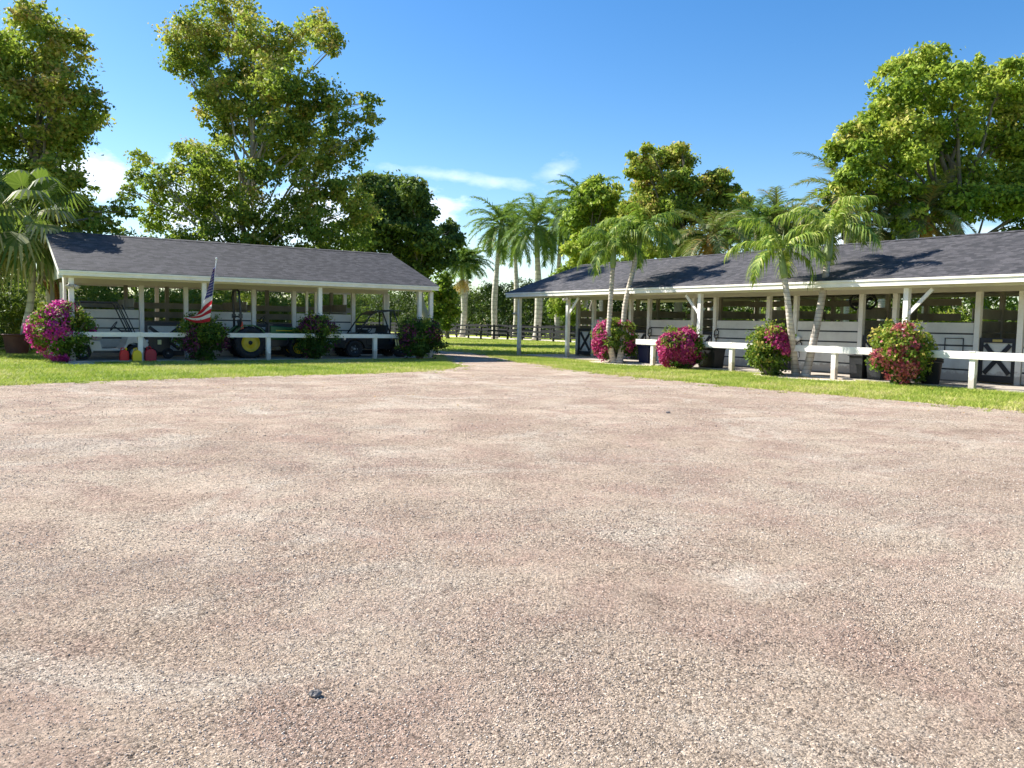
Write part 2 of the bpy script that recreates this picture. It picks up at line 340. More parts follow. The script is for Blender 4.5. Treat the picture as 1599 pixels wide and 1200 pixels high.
M['leaf_dark'] = leaf_mat('leaf_dark', [(0.0, (0.028,0.060,0.020)), (0.45, (0.085,0.145,0.034)), (0.8, (0.23,0.29,0.06)), (1.0, (0.38,0.36,0.10))], 0.2)
M['leaf_hedge'] = leaf_mat('leaf_hedge', [(0.0, (0.012,0.030,0.010)), (0.5, (0.030,0.062,0.015)), (0.85, (0.085,0.13,0.028)), (1.0, (0.20,0.22,0.05))], 0.15)
M['leaf_bright'] = leaf_mat('leaf_bright', [(0.0, (0.06,0.12,0.016)), (0.3, (0.21,0.31,0.032)), (0.65, (0.44,0.50,0.07)), (1.0, (0.60,0.52,0.14))], 0.35)
M['leaf_areca'] = leaf_mat('leaf_areca', [(0.0, (0.05,0.10,0.015)), (0.5, (0.15,0.22,0.025)), (0.85, (0.32,0.34,0.06)), (1.0, (0.45,0.36,0.10))], 0.4)
M['leaf_palm'] = leaf_mat('leaf_palm', [(0.0, (0.035,0.085,0.014)), (0.4, (0.13,0.22,0.028)), (0.7, (0.36,0.44,0.07)), (1.0, (0.58,0.56,0.20))], 0.32, 0.55, 0.2)
M['leaf_royal'] = leaf_mat('leaf_royal', [(0.0, (0.024,0.060,0.022)), (0.5, (0.065,0.14,0.030)), (0.85, (0.17,0.26,0.06)), (1.0, (0.32,0.28,0.12))], 0.3, 0.6, 0.15)
M['leaf_date'] = leaf_mat('leaf_date', [(0.0, (0.05,0.075,0.035)), (0.5, (0.13,0.16,0.065)), (0.8, (0.28,0.26,0.12)), (1.0, (0.42,0.22,0.09))], 0.25)
M['leaf_fan'] = leaf_mat('leaf_fan', [(0.0, (0.03,0.065,0.02)), (0.5, (0.08,0.13,0.03)), (0.8, (0.26,0.28,0.10)), (1.0, (0.50,0.42,0.22))], 0.3)
M['leaf_skirt'] = leaf_mat('leaf_skirt', [(0.0, (0.26,0.15,0.05)), (0.6, (0.58,0.33,0.09)), (1.0, (0.72,0.50,0.18))], 0.25)
M['leaf_bush'] = leaf_mat('leaf_bush', [(0.0, (0.030,0.065,0.014)), (0.45, (0.075,0.14,0.022)), (0.8, (0.22,0.29,0.03)), (1.0, (0.45,0.36,0.08))], 0.3)
def petal(name, a, b, c):
    mt, t, p = new_mat(name); x = node(t, 'ShaderNodeAttribute', attribute_name='tint').outputs['Fac']
    col = ramp(t, x, [(0.0, a), (0.55, b), (1.0, c)]); t.links.new(col, p.inputs['Base Color']); p.inputs['Roughness'].default_value = 0.6
    tr = node(t, 'ShaderNodeBsdfTranslucent'); t.links.new(col, tr.inputs[0]); mx = node(t, 'ShaderNodeMixShader', {0: 0.35})
    t.links.new(p.outputs[0], mx.inputs[1]); t.links.new(tr.outputs[0], mx.inputs[2]); t.links.new(mx.outputs[0], t.nodes['Material Output'].inputs[0]); return mt
M['petal'] = petal('bract', (0.30,0.015,0.09), (0.54,0.035,0.22), (0.72,0.26,0.24))
M['petal_magenta'] = petal('bract_magenta', (0.42,0.015,0.22), (0.62,0.035,0.36), (0.80,0.30,0.34))
M['petal_dark'] = petal('bract_dark', (0.06,0.010,0.04), (0.15,0.018,0.08), (0.26,0.06,0.10))
M['petal_rose'] = petal('bract_rose', (0.32,0.05,0.08), (0.52,0.12,0.15), (0.66,0.36,0.18))

# ------------------------------------------------------------------ ground, lot, path
rng = np.random.default_rng(11)
random.seed(5)
def struct(o, label=None): o['kind'] = 'structure'; return o
def sheet(name, poly, z, mat, res=None, jag=0.0, seed=0):
    """flat polygon with an irregular border"""
    r_ = random.Random(seed); pts = []
    for i in range(len(poly)):
        a = Vector(poly[i]); b = Vector(poly[(i+1) % len(poly)]); n = max(1, int((b-a).length/(res or 1e9)))
        nrm = Vector((-(b-a).y, (b-a).x)).normalized()
        lowf = [r_.uniform(-1, 1) for _ in range(n//5+3)]
        for k in range(n):
            q = a + (b-a)*(k/n); u_ = k/5; i0 = int(u_); lf = lowf[i0]*(1-(u_-i0)) + lowf[i0+1]*(u_-i0)
            e = min(1, k/3, (n-k)/3) if n > 6 else 0
            q = q + nrm*(jag*(0.6*lf + 0.5*r_.uniform(-1, 1)))*e
            pts.append((q.x, q.y, z))
    mb = MB(); mb.add(pts, [tuple(range(len(pts)))]); return struct(mb.build(name, mat))
gm = MB(); gm.add([(-1500,-300,0),(1500,-300,0),(1500,2200,0),(-1500,2200,0)], [(0,1,2,3)]); struct(gm.build('lawn_ground', M['lawn']))
def u2(U, V): p = UV(U, V); return (p.x, p.y)
def g2(px, py): p = on_ground(px, py); return (p.x, p.y)
# the gravel yard: wide open lot, its far corner running on between the buildings as a path
lot = [(-45,-25), (45,-25), u2(-14, 17.2), u2(3, 17.0), g2(1599,643), g2(1450,630), g2(1300,617), g2(1180,607), g2(1100,599), g2(1000,590), g2(900,579), g2(850,571), g2(800,563.5),
       g2(755,553.5), g2(722,549.8), u2(43, 17.2), u2(44, 8), u2(44, -12), u2(41.5, -12), u2(41.3, 12), u2(39, 15.6), g2(690,556), g2(694,566), g2(715,573), g2(690,577.5), g2(640,581.5),
       g2(560,584), g2(450,586.5), g2(300,591), g2(150,596), g2(0,603), u2(20.0, -8), u2(19, -30)]
sheet('gravel_yard', lot, 0.004, M['gravel'], 0.25, 0.20, 3)
def round_sheet(name, U, V, ru, rv, z, mat, seed=0):
    r_ = random.Random(seed); ph = [r_.uniform(0, 6.28) for _ in range(4)]
    pts = []
    for k in range(48):
        t = 2*PI*k/48; s_ = 1 + 0.07*math.sin(3*t+ph[0]) + 0.05*math.sin(5*t+ph[1]) + 0.03*r_.uniform(-1, 1)
        p = UV(U + ru*s_*math.cos(t), V + rv*s_*math.sin(t)); pts.append((p.x, p.y, z))
    mb = MB(); mb.add(pts, [tuple(range(48))[::-1]]); return struct(mb.build(name, mat))
round_sheet('mulch_bed', 24.3, 21.3, 1.9, 0.75, 0.012, M['sand'], 1)
round_sheet('mulch_bed', 15.9, 21.15, 1.9, 0.85, 0.012, M['sand'], 2)
round_sheet('bare_ground', 29.0, 3.1, 0.9, 0.5, 0.008, M['sand'], 4)
sheet('sand_track', [u2(130,42.4), u2(25,42.4), u2(25,46.4), u2(130,46.4)][::-1], 0.006, M['sand'], 0.8, 0.25, 8)

# grass blades on the verges one can see
def blades(name, regions, hgt, wid, label_kind='stuff'):
    P = []
    for (poly_fn, n) in regions: P.append(poly_fn(n))
    P = np.concatenate(P); n = len(P)
    th = rng.uniform(0, 2*PI, n); h = hgt*rng.uniform(0.35, 1.2, n); lean = rng.normal(0, 0.8, (n, 2))*h[:, None]
    dx = np.cos(th)*wid*rng.uniform(0.6, 1.4, n)/2; dy = np.sin(th)*wid/2
    V_ = np.zeros((n, 3, 3), np.float32)
    V_[:, 0] = np.stack([P[:,0]-dx, P[:,1]-dy, np.zeros(n)], 1); V_[:, 1] = np.stack([P[:,0]+dx, P[:,1]+dy, np.zeros(n)], 1)
    V_[:, 2] = np.stack([P[:,0]+lean[:,0], P[:,1]+lean[:,1], h], 1)
    base = 0.48 + 0.28*np.sin(P[:,0]*0.9+1)*np.sin(P[:,1]*0.7) + 0.22*np.sin(P[:,0]*3.1)*np.sin(P[:,1]*2.7)
    tint = np.clip(base + rng.normal(0, 0.2, n), 0, 1)
    o = np_mesh(name, V_, np.arange(n*3), M['blade'], None, tint, 3); o['kind'] = 'stuff'; return o
lotp = np.array(lot)
def inside(P, poly):
    x, y = P[:,0], P[:,1]; c = np.zeros(len(P), bool); j = len(poly)-1
    for i in range(len(poly)):
        xi, yi = poly[i]; xj, yj = poly[j]
        c ^= ((yi > y) != (yj > y)) & (x < (xj-xi)*(y-yi)/(yj-yi+1e-12)+xi); j = i
    return c
def region(U0, U1, V0, V1, jitter=0.12):
    def f(n):
        U = rng.uniform(U0, U1, n); V = rng.uniform(V0, V1, n)
        P = np.stack([U*UX+V*VX, U*UY+V*VY], 1)
        keep = ~inside(P + rng.normal(0, jitter, P.shape), lotp)
        for (a, b, ra, rb) in ((24.3,21.3,1.8,0.7), (15.9,21.15,1.8,0.8), (29.0,3.1,0.85,0.45)): keep &= ((U-a)/ra)**2 + ((V-b)/rb)**2 > 1
        keep &= ~((U > 29.55) & (U < 39) & (V > 2.7) & (V < 16.1)); keep &= ~((V > 21.55) & (V < 30.9) & (U < 32.9))
        return P[keep]
    return f
blades('grass', [(region(19.5, 29.6, -3, 16.5), 130000), (region(20, 33, 14, 21.6), 70000), (region(3, 20, 16.2, 21.6), 90000), (region(29.6, 40, -8, 2.7), 30000)], 0.075, 0.02)
blades('grass', [(region(33, 62, 16, 42), 90000)], 0.09, 0.05)
def weeds():
    out = []
    for i in range(len(lot)):
        a, b = np.array(lot[i]), np.array(lot[(i+1) % len(lot)])
        if np.linalg.norm(a-b) > 30 or min(a[1], b[1]) < 8: continue
        for k in range(int(np.linalg.norm(a-b)*10)):
            p = a + (b-a)*rng.uniform(); out.append(p + rng.normal(0, .32, 2) + rng.normal(0, .06, (int(rng.integers(6, 40)), 2)))
    return np.concatenate(out)
W_ = weeds(); blades('grass', [(lambda n: W_, 0)], 0.05, 0.02)

# loose gravel standing proud of the yard in the foreground
def pebbles():
    out = []
    for (d0, d1, n, s0, s1) in ((2.2, 5.0, 110000, 0.0018, 0.0062), (5.0, 10.0, 90000, 0.0028, 0.009), (10, 24, 50000, 0.006, 0.014)):
        y = np.sqrt(rng.uniform(d0**2, d1**2, n)); x = rng.uniform(-0.72, 0.72, n)*y
        cl_ = np.sin(x*1.7+y*0.6)+np.sin(y*2.3-x*0.8)+np.sin(x*0.6-y*1.1+2)+rng.normal(0, 0.9, n)
        k = cl_ > -0.7; x, y = x[k], y[k]; s = s0 + (s1-s0)*rng.power(0.45, len(x))*rng.uniform(0.5,1,len(x)); out.append(np.stack([x, y, s], 1))
    nc = 150; cy = np.sqrt(rng.uniform(9, 380, nc)); cx = rng.uniform(-.72, .72, nc)*cy; kk_ = rng.integers(0, nc, 3000); sp_ = rng.uniform(.05, .5, nc)[kk_]
    out.append(np.stack([cx[kk_]+rng.normal(0, 1, 3000)*sp_, cy[kk_]+rng.normal(0, 1, 3000)*sp_*.6, rng.uniform(.002, .008, 3000)], 1)); n_dark = 3000
    P = np.concatenate(out); dark = np.arange(len(P)) >= len(P)-n_dark; ins = inside(P[:, :2], lotp); P = P[ins]; dark = dark[ins]; n = len(P)
    o_ = np.array([(1,0,0),(0,1,0),(-1,0,0),(0,-1,0),(0,0,1),(0,0,-1)], np.float32)
    V_ = o_[None]*P[:, 2][:, None, None]*rng.uniform(0.6, 1.35, (n, 6, 1)); V_ *= np.array([1, 1, 0.75]); V_ += rng.normal(0, 0.15, (n, 6, 3))*P[:, 2][:, None, None]
    th = rng.uniform(0, 6.28, n); c, s = np.cos(th)[:, None], np.sin(th)[:, None]
    X = V_[:,:,0]*c - V_[:,:,1]*s; Y = V_[:,:,0]*s + V_[:,:,1]*c
    V_ = np.stack([X+P[:,0][:,None], Y+P[:,1][:,None], V_[:,:,2]+0.004+P[:,2][:,None]*0.25], 2)
    fc = np.array([(0,1,4),(1,2,4),(2,3,4),(3,0,4),(1,0,5),(2,1,5),(3,2,5),(0,3,5)])
    Fc = (fc[None] + np.arange(n)[:, None, None]*6).reshape(-1, 3)
    tint = np.repeat(np.where(dark, rng.uniform(.05, .3, n), np.clip(rng.normal(0.50, 0.25, n), 0, 1)), 8)
    mt, t, p = new_mat('pebble'); a = node(t, 'ShaderNodeAttribute', attribute_name='tint').outputs['Fac']
    t.links.new(ramp(t, a, [(0.0, (0.10,0.085,0.075)), (0.3, (0.34,0.27,0.22)), (0.6, (0.55,0.45,0.36)), (1.0, (0.76,0.68,0.58))]), p.inputs['Base Color']); p.inputs['Roughness'].default_value = 0.9
    o = np_mesh('gravel_pebbles', V_, Fc, mt, None, tint, 3); o['kind'] = 'stuff'; return o
pebbles()
def rock(name, px, py, s, label, seed):
    r_ = random.Random(seed); p = on_ground(px, py); mb = MB(); mb.ball((0,0,s*0.35), (s, s*0.7, s*0.55), 9, 6)
    mb.v = [tuple(c*(1+r_.uniform(-0.22, 0.22)) for c in v) for v in mb.v]; mb.sm = [False]*len(mb.sm)
    o = mb.build(name, M['stone'], None, 0, (p.x, p.y, 0.004)); return tag(o, label, 'stone')
rock('stone', 492, 1089, 0.028, 'dark grey angular stone lying alone in the near foreground gravel', 2)
rock('stone', 1043, 646, 0.04, 'small reddish stone far out on the gravel yard near the verge', 5)

# ------------------------------------------------------------------ foliage builders
def unit(v): return v/np.maximum(np.linalg.norm(v, axis=-1, keepdims=True), 1e-6)
def leaf_cloud(clumps, n_leaf, size, tint_fn=None, sub=14, sub_r=0.28, droop=0.2, shape=0.62, shell=0.45, top_tint=0.16):
    """clumps: (x,y,z,rx,ry,rz); leaves gathered into sub-clusters on every clump, leaving gaps"""
    C = np.array(clumps, float); vol = (C[:,3]*C[:,4]*C[:,5])**(2/3); cnt = np.maximum((n_leaf*vol/vol.sum()).astype(int), 8)
    Pl, Nl, Tl, Cl = [], [], [], []
    for i, c in enumerate(C):
        n = cnt[i]; ns = max(4, int(sub))
        d = unit(rng.normal(size=(ns, 3))); rr = rng.uniform(shell, 1.0, ns)**0.7
        sc = d*rr[:, None]*c[3:6]; k = rng.integers(0, ns, n)
        off = rng.normal(0, 1, (n, 3))*sub_r*np.array([c[3], c[4], c[5]*0.7])
        loc = sc[k] + off; Pl.append(loc + c[:3]); Nl.append(unit(loc/c[3:6]) )
        Tl.append(rng.normal(0, 0.16, ns)[k] + rng.normal(0, 0.12, n) + rng.normal(0, 0.12)); Cl.append(loc[:, 2]/c[5])
    P, N, T, Z = np.concatenate(Pl), np.concatenate(Nl), np.concatenate(Tl), np.concatenate(Cl); n = len(P)
    nrm = unit(N*0.6 + rng.normal(0, 0.75, (n, 3)) + np.array([0, 0, 0.35]))
    a = unit(np.cross(nrm, rng.normal(size=(n, 3)))); a[:, 2] -= droop; a = unit(a); b = unit(np.cross(nrm, a))
    s = size*rng.uniform(0.6, 1.35, n)[:, None]; fold = nrm*s*0.12
    V_ = np.stack([P, P + a*s*0.5 + b*s*shape*0.5 + fold, P + a*s, P + a*s*0.5 - b*s*shape*0.5 + fold], 1)
    tint = np.clip((0.42 + T + top_tint*np.clip(Z, -1, 1)) if tint_fn is None else tint_fn(P, T, Z), 0, 1)  # by default, yellower new leaves towards the top of each clump
    return V_.reshape(-1, 3), np.arange(n*4).reshape(-1, 4), tint
def limb(mb, a, b, r0, r1, sag=0.0, n=6, seed=0, n_side=8):
    r_ = random.Random(seed); a = Vector(a); b = Vector(b); pts = []; L = (b-a).length
    for i in range(n+1):
        t = i/n; p = a.lerp(b, t); p.z += math.sin(t*PI)*sag*L
        if 0 < i < n: p += Vector((r_.uniform(-1,1), r_.uniform(-1,1), r_.uniform(-1,1)))*L*0.035
        pts.append(p)
    mb.tube(pts, [r0 + (r1-r0)*(i/n)**0.8 for i in range(n+1)], n_side); return pts
def tree(name, label, cat, base, clumps_px, depth, leaves, size, mat, bark='bark', tr=0.35, seed=1, fork=0.35, depth_spread=2.2, scale=1.0, group=None, tint_fn=None, limbs=16, sub=14):
    """broadleaf tree; clumps_px = (px, py, r_px) placed at this tree's own distance"""
    r_ = random.Random(seed); base = Vector(base); root = empty(name, base, 0, label, cat, group)
    k = depth/F_PX; cl_ = []
    for (px, py, rp) in clumps_px:
        dd = r_.uniform(-depth_spread, depth_spread); p = at(px, py, depth + dd) - base; r = rp*k*scale
        cl_.append((p.x, p.y, p.z, r*0.84, r*1.05, r*0.74))
    full = list(cl_)
    for c in cl_:
        for q in range(7):
            d = Vector((r_.gauss(0,1), r_.gauss(0,1), r_.gauss(0,1))).normalized(); f_ = r_.uniform(.80, 1.38); rr = c[3]*r_.uniform(.20, .42)
            full.append((c[0]+d.x*c[3]*f_, c[1]+d.y*c[4]*f_, c[2]+d.z*c[5]*f_*1.1, rr*1.2, rr*1.2, rr*.7))
    main_n = len(cl_)
    V_, F_, T_ = leaf_cloud(full, leaves, size, tint_fn, sub)
    np_mesh('crown', V_, F_, M[mat], root, T_)
    mb = MB(); top = max(c[2] for c in cl_); cx = sum(c[0] for c in cl_)/len(cl_); cy = sum(c[1] for c in cl_)/len(cl_)
    f = Vector((cx*0.5, cy*0.5, top*fork)); limb(mb, (0,0,-0.1), f, tr, tr*0.72, 0, 7, seed, 12)
    t2 = Vector((cx, cy, top*0.82)); mainpts = limb(mb, f, t2, tr*0.7, tr*0.15, 0, 8, seed+1, 10)
    sel = sorted(cl_, key=lambda c: r_.random())[:limbs] if len(cl_) > limbs else cl_
    for j, c in enumerate(sel):
        want = max(0, min(0.85, (c[2]*0.62 - f.z)/max(t2.z-f.z, 0.1))); s = mainpts[int(want*8)]
        tgt = Vector(c[:3]); L = (tgt-s).length
        q = limb(mb, s, tgt, max(0.035, tr*0.30*min(1, L/5)), 0.02, 0.10, 6, seed+10+j, 6)
        for m_ in range(3):
            e = tgt + Vector((r_.uniform(-1,1), r_.uniform(-1,1), r_.uniform(-0.4,1)))*c[3]*0.85
            limb(mb, q[4], e, 0.025, 0.008, 0.05, 3, seed+50+j*3+m_, 4)
    mb.build('trunk', M[bark], root); return root

def frond_arr(L, n, ll, lw, arch, droop, vee, tw=0.0, stem=0.12, ntint=0.45, seed=0, rag=0.1, el=0.8, segs=2, lift=0.0):
    """one feather frond: rachis arches in the x-z plane from the origin; returns verts, quads, tint"""
    r_ = np.random.default_rng(seed); t = np.linspace(0, 1, 15); ang = el - arch*t**1.15
    ds = L/14; X = np.concatenate([[0], np.cumsum(np.cos(ang[:-1])*ds)]); Z = np.concatenate([[0], np.cumsum(np.sin(ang[:-1])*ds)])
    def rp(s): return np.array([np.interp(s, t, X), 0, np.interp(s, t, Z)]), np.interp(s, t, ang)
    V_, T_ = [], []
    for i in range(14):
        w0 = 0.030*L/2*(1-t[i]*0.85); w1 = 0.030*L/2*(1-t[i+1]*0.85)
        for s in (-1, 1):
            V_ += [(X[i], 0, Z[i]+w0*0.5), (X[i], s*w0, Z[i]), (X[i+1], s*w1, Z[i+1]), (X[i+1], 0, Z[i+1]+w1*0.5)]; T_.append(0.9)
    for i in range(n):
        s_ = stem + (1-stem)*(i+0.5)/n; p, a = rp(s_); lf = ll*(math.sin(PI*min(1, 0.12+0.80*(i+0.5)/n))**0.6)
        for sd_ in (-1, 1):
            l = lf*r_.uniform(1-rag*2, 1+rag); fw = r_.uniform(0.35, 0.65) + 0.5*s_; v_ = vee + r_.normal(0, 0.14)
            tang = np.array([math.cos(a), 0, math.sin(a)]); nor = np.array([-math.sin(a), 0, math.cos(a)]); side = np.array([0, sd_, 0])
            d = unit(tang*fw + side*math.cos(v_) + nor*(math.sin(v_)+lift)); q = p.copy(); tt = float(np.clip(ntint + r_.normal(0, 0.24), 0, 1))
            w_ = lw*r_.uniform(0.7, 1.2); wdir = tang
            for g in range(segs):
                e = q + d*l/segs; w0 = w_*(1 - 0.25*g); w1 = w_*(1-(g+1)/segs)*0.9 + 0.003
                V_ += [tuple(q-wdir*w0/2), tuple(q+wdir*w0/2), tuple(e+wdir*w1/2), tuple(e-wdir*w1/2)]; T_.append(tt)
                q = e; d = unit(d + np.array([0, 0, -droop*(1.0+0.5*g)]))
    return np.array(V_, float), np.array(T_)
def rot_z(V_, a): c, s = math.cos(a), math.sin(a); return np.stack([V_[:,0]*c - V_[:,1]*s, V_[:,0]*s + V_[:,1]*c, V_[:,2]], 1)
def crown_arr(nf, L, seed, el0, el1, arch0=1.2, arch1=2.0, n=34, ll=0.5, lw=0.035, droop=0.5, vee=0.3, az0=0.0, ntint=0.45, segs=2, rag=0.12, lift=0.0):
    r_ = random.Random(seed); VV, TT = [], []
    for i in range(nf):
        f = i/max(1, nf-1); e = el0 + (el1-el0)*f + r_.uniform(-0.12, 0.12); a = az0 + i*2.39996 + r_.uniform(-0.25, 0.25)
        V_, T_ = frond_arr(L*r_.uniform(0.85, 1.12), n, ll, lw, arch0+(arch1-arch0)*f+r_.uniform(-0.2, 0.2), droop, vee, seed=seed*50+i, el=e, segs=segs, ntint=ntint+r_.uniform(-0.12, 0.12), rag=rag, lift=lift)
        VV.append(rot_z(V_, a)); TT.append(T_)
    return np.concatenate(VV), np.concatenate(TT)
def trunk_mesh(mb, pts, r0, r1, flare=1.35, bulge=0.0, n=14, steps=22):
    P = [Vector(p) for p in pts]; m_ = len(P)-1; out, rad = [], []
    for i in range(steps+1):
        t = i/steps; u_ = t*m_; k = min(int(u_), m_-1); f = u_-k
        a = P[max(k-1, 0)]; b = P[k]; c = P[k+1]; d = P[min(k+2, m_)]
        q = 0.5*((2*b) + (c-a)*f + (2*a-5*b+4*c-d)*f*f + (3*b-3*c+d-a)*f**3)
        out.append(q); rad.append((r0 + (r1-r0)*t)*(1+(flare-1)*max(0, 1-t*9)) + bulge*math.sin(PI*min(1, t*1.15))**2)
    mb.tube(out, rad, n); return out[-1]
def palm(name, label, pts, r0, r1, crown, leafmat='leaf_palm', trunkmat='palm_trunk', shaft=0.8, shaft_r=None, group=None, skirt=None, cat='palm tree', spear=0.0, bulge=0.0, shaftmat='shaft'):
    base = Vector(pts[0]); root = empty(name, base, 0, label, cat, group); L_ = [Vector(p)-base for p in pts]
    mb = MB(); top = trunk_mesh(mb, L_, r0, r1, bulge=bulge); mb.build('trunk', M[trunkmat], root)
    d = (L_[-1]-L_[-2]).normalized(); sr = shaft_r or r1*1.15
    if shaft:
        sb = MB(); sb.tube([top - d*0.03, top + d*shaft*0.15, top + d*shaft*0.6, top + d*shaft], [r1*1.02, sr*1.12, sr*0.9, sr*0.5], 12); sb.build('crownshaft', M[shaftmat], root)
    c = top + d*shaft*0.9; V_, T_ = crown; V_ = V_ + np.array(c)
    np_mesh('crown', V_, np.arange(len(V_)).reshape(-1, 4), M[leafmat], root, T_)
    if spear:
        s_ = MB(); s_.tube([c, c + Vector((0.03,0,spear*0.5)), c + Vector((0.06,0,spear))], [0.035, 0.03, 0.004], 6); s_.build('spear_leaf', M['shaft'], root)
    if skirt:
        V2, T2 = skirt; np_mesh('dead_fronds', V2 + np.array(top + d*0.05), np.arange(len(V2)).reshape(-1, 4), M['leaf_skirt'], root, T2)
    return root

# ------------------------------------------------------------------ stables
def roof(root, x0, x1, ye, yr, yb, ze, zr, name='roof'):
    """gable roof; courses of shingle are real steps.  ze eave top, zr ridge top"""
    for (ya, side) in ((ye, 'f'), (yb, 'b')):
        mb = MB(); n = 36; th = 0.012
        for i in range(n):
            a = i/n; b = (i+1)/n + 0.004
            y0, z0 = ya + (yr-ya)*a, ze + (zr-ze)*a; y1, z1 = ya + (yr-ya)*min(b,1), ze + (zr-ze)*min(b,1)
            vs = [(x0,y0,z0+th),(x1,y0,z0+th),(x1,y1,z1+0.001),(x0,y1,z1+0.001),(x0,y0,z0-0.01),(x1,y0,z0-0.01)]
            mb.add(vs, [(0,1,2,3) if side == 'f' else (3,2,1,0), (4,5,1,0) if side == 'f' else (0,1,5,4)])
        mb.build('roof_slope', M['shingle'], root)
    rc = MB()
    k = int((x1-x0)/0.3)
    for i in range(k):
        xa = x0 + (x1-x0)*i/k; xb = x0 + (x1-x0)*(i+1)/k + 0.02; t = 0.012 + 0.006*(i % 2); s = (zr-ze)/(yr-ye)
        rc.add([(xa,yr-0.15,zr-0.15*s+t+.01),(xb,yr-0.15,zr-0.15*s+t+.01),(xb,yr,zr+t+.014),(xa,yr,zr+t+.014),(xa,yr+0.15,zr-0.15*s+t+.01),(xb,yr+0.15,zr-0.15*s+t+.01)], [(0,1,2,3),(3,2,5,4)])
    rc.build('ridge_cap', M['shingle'], root)
    dk = MB(); d_ = 0.05
    dk.add([(x0+.03,ye+.03,ze-d_),(x1-.03,ye+.03,ze-d_),(x1-.03,yr,zr-d_),(x0+.03,yr,zr-d_),(x1-.03,yb-.03,ze-d_),(x0+.03,yb-.03,ze-d_)], [(0,3,2,1),(3,5,4,2)])
    dk.build('roof_deck', M['beam'], root)
    ra = MB()
    k = int((x1-x0)/1.2)
    for i in range(k+1):
        x = x0+0.12 + (x1-x0-0.24)*i/k
        ra.bar((x, ye+.06, ze-0.13), (x, yr-.02, zr-0.14), 0.045, 0.13); ra.bar((x, yb-.06, ze-0.13), (x, yr+.02, zr-0.14), 0.045, 0.13)
    ra.build('rafters', M['beam'], root)
def boards(mb, x0, x1, y0, y1, tops, h):
    for z in tops: mb.box(x0, x1, y0, y1, z-h, z)
def stable_door(root, x0, x1, y, z0=0.07, z1=1.32, plate=False):
    d = empty('stall_door', (0,0,0)); d.parent = root; w = 0.13
    p = MB(); p.box(x0+.02, x1-.02, y+.01, y+.04, z0+.02, z1-.02); p.build('door_panel', M['wall'], d)
    f = MB(); f.box(x0, x1, y-.03, y+.0, z1-w, z1); f.box(x0, x1, y-.03, y+.0, z0, z0+w+.05)
    f.box(x0, x0+w*0.8, y-.03, y, z0+w+.05, z1-w); f.box(x1-w*0.8, x1, y-.03, y, z0+w+.05, z1-w); f.build('door_frame', M['black'], d)
    b = MB(); xa, xb, za, zb = x0+w*.8+.05, x1-w*.8-.05, z0+w+.1, z1-w-.05
    b.bar((xa, y-.012, za), (xb, y-.012, zb), 0.02, 0.12); b.bar((xa, y-.02, zb), (xb, y-.02, za), 0.02, 0.12); b.build('cross_brace', M['black'], d)
    h = MB(); h.box(x1-.16, x1-.04, y-.05, y-.031, (z0+z1)/2-.02, (z0+z1)/2+.02); h.build('latch', M['silver'], d)
    if plate: q = MB(); xm = (x0+x1)/2; q.box(xm-.13, xm+.13, y-.04, y-.031, z1-.10, z1-.035); q.build('name_plate', M['brass'], d)
    return d
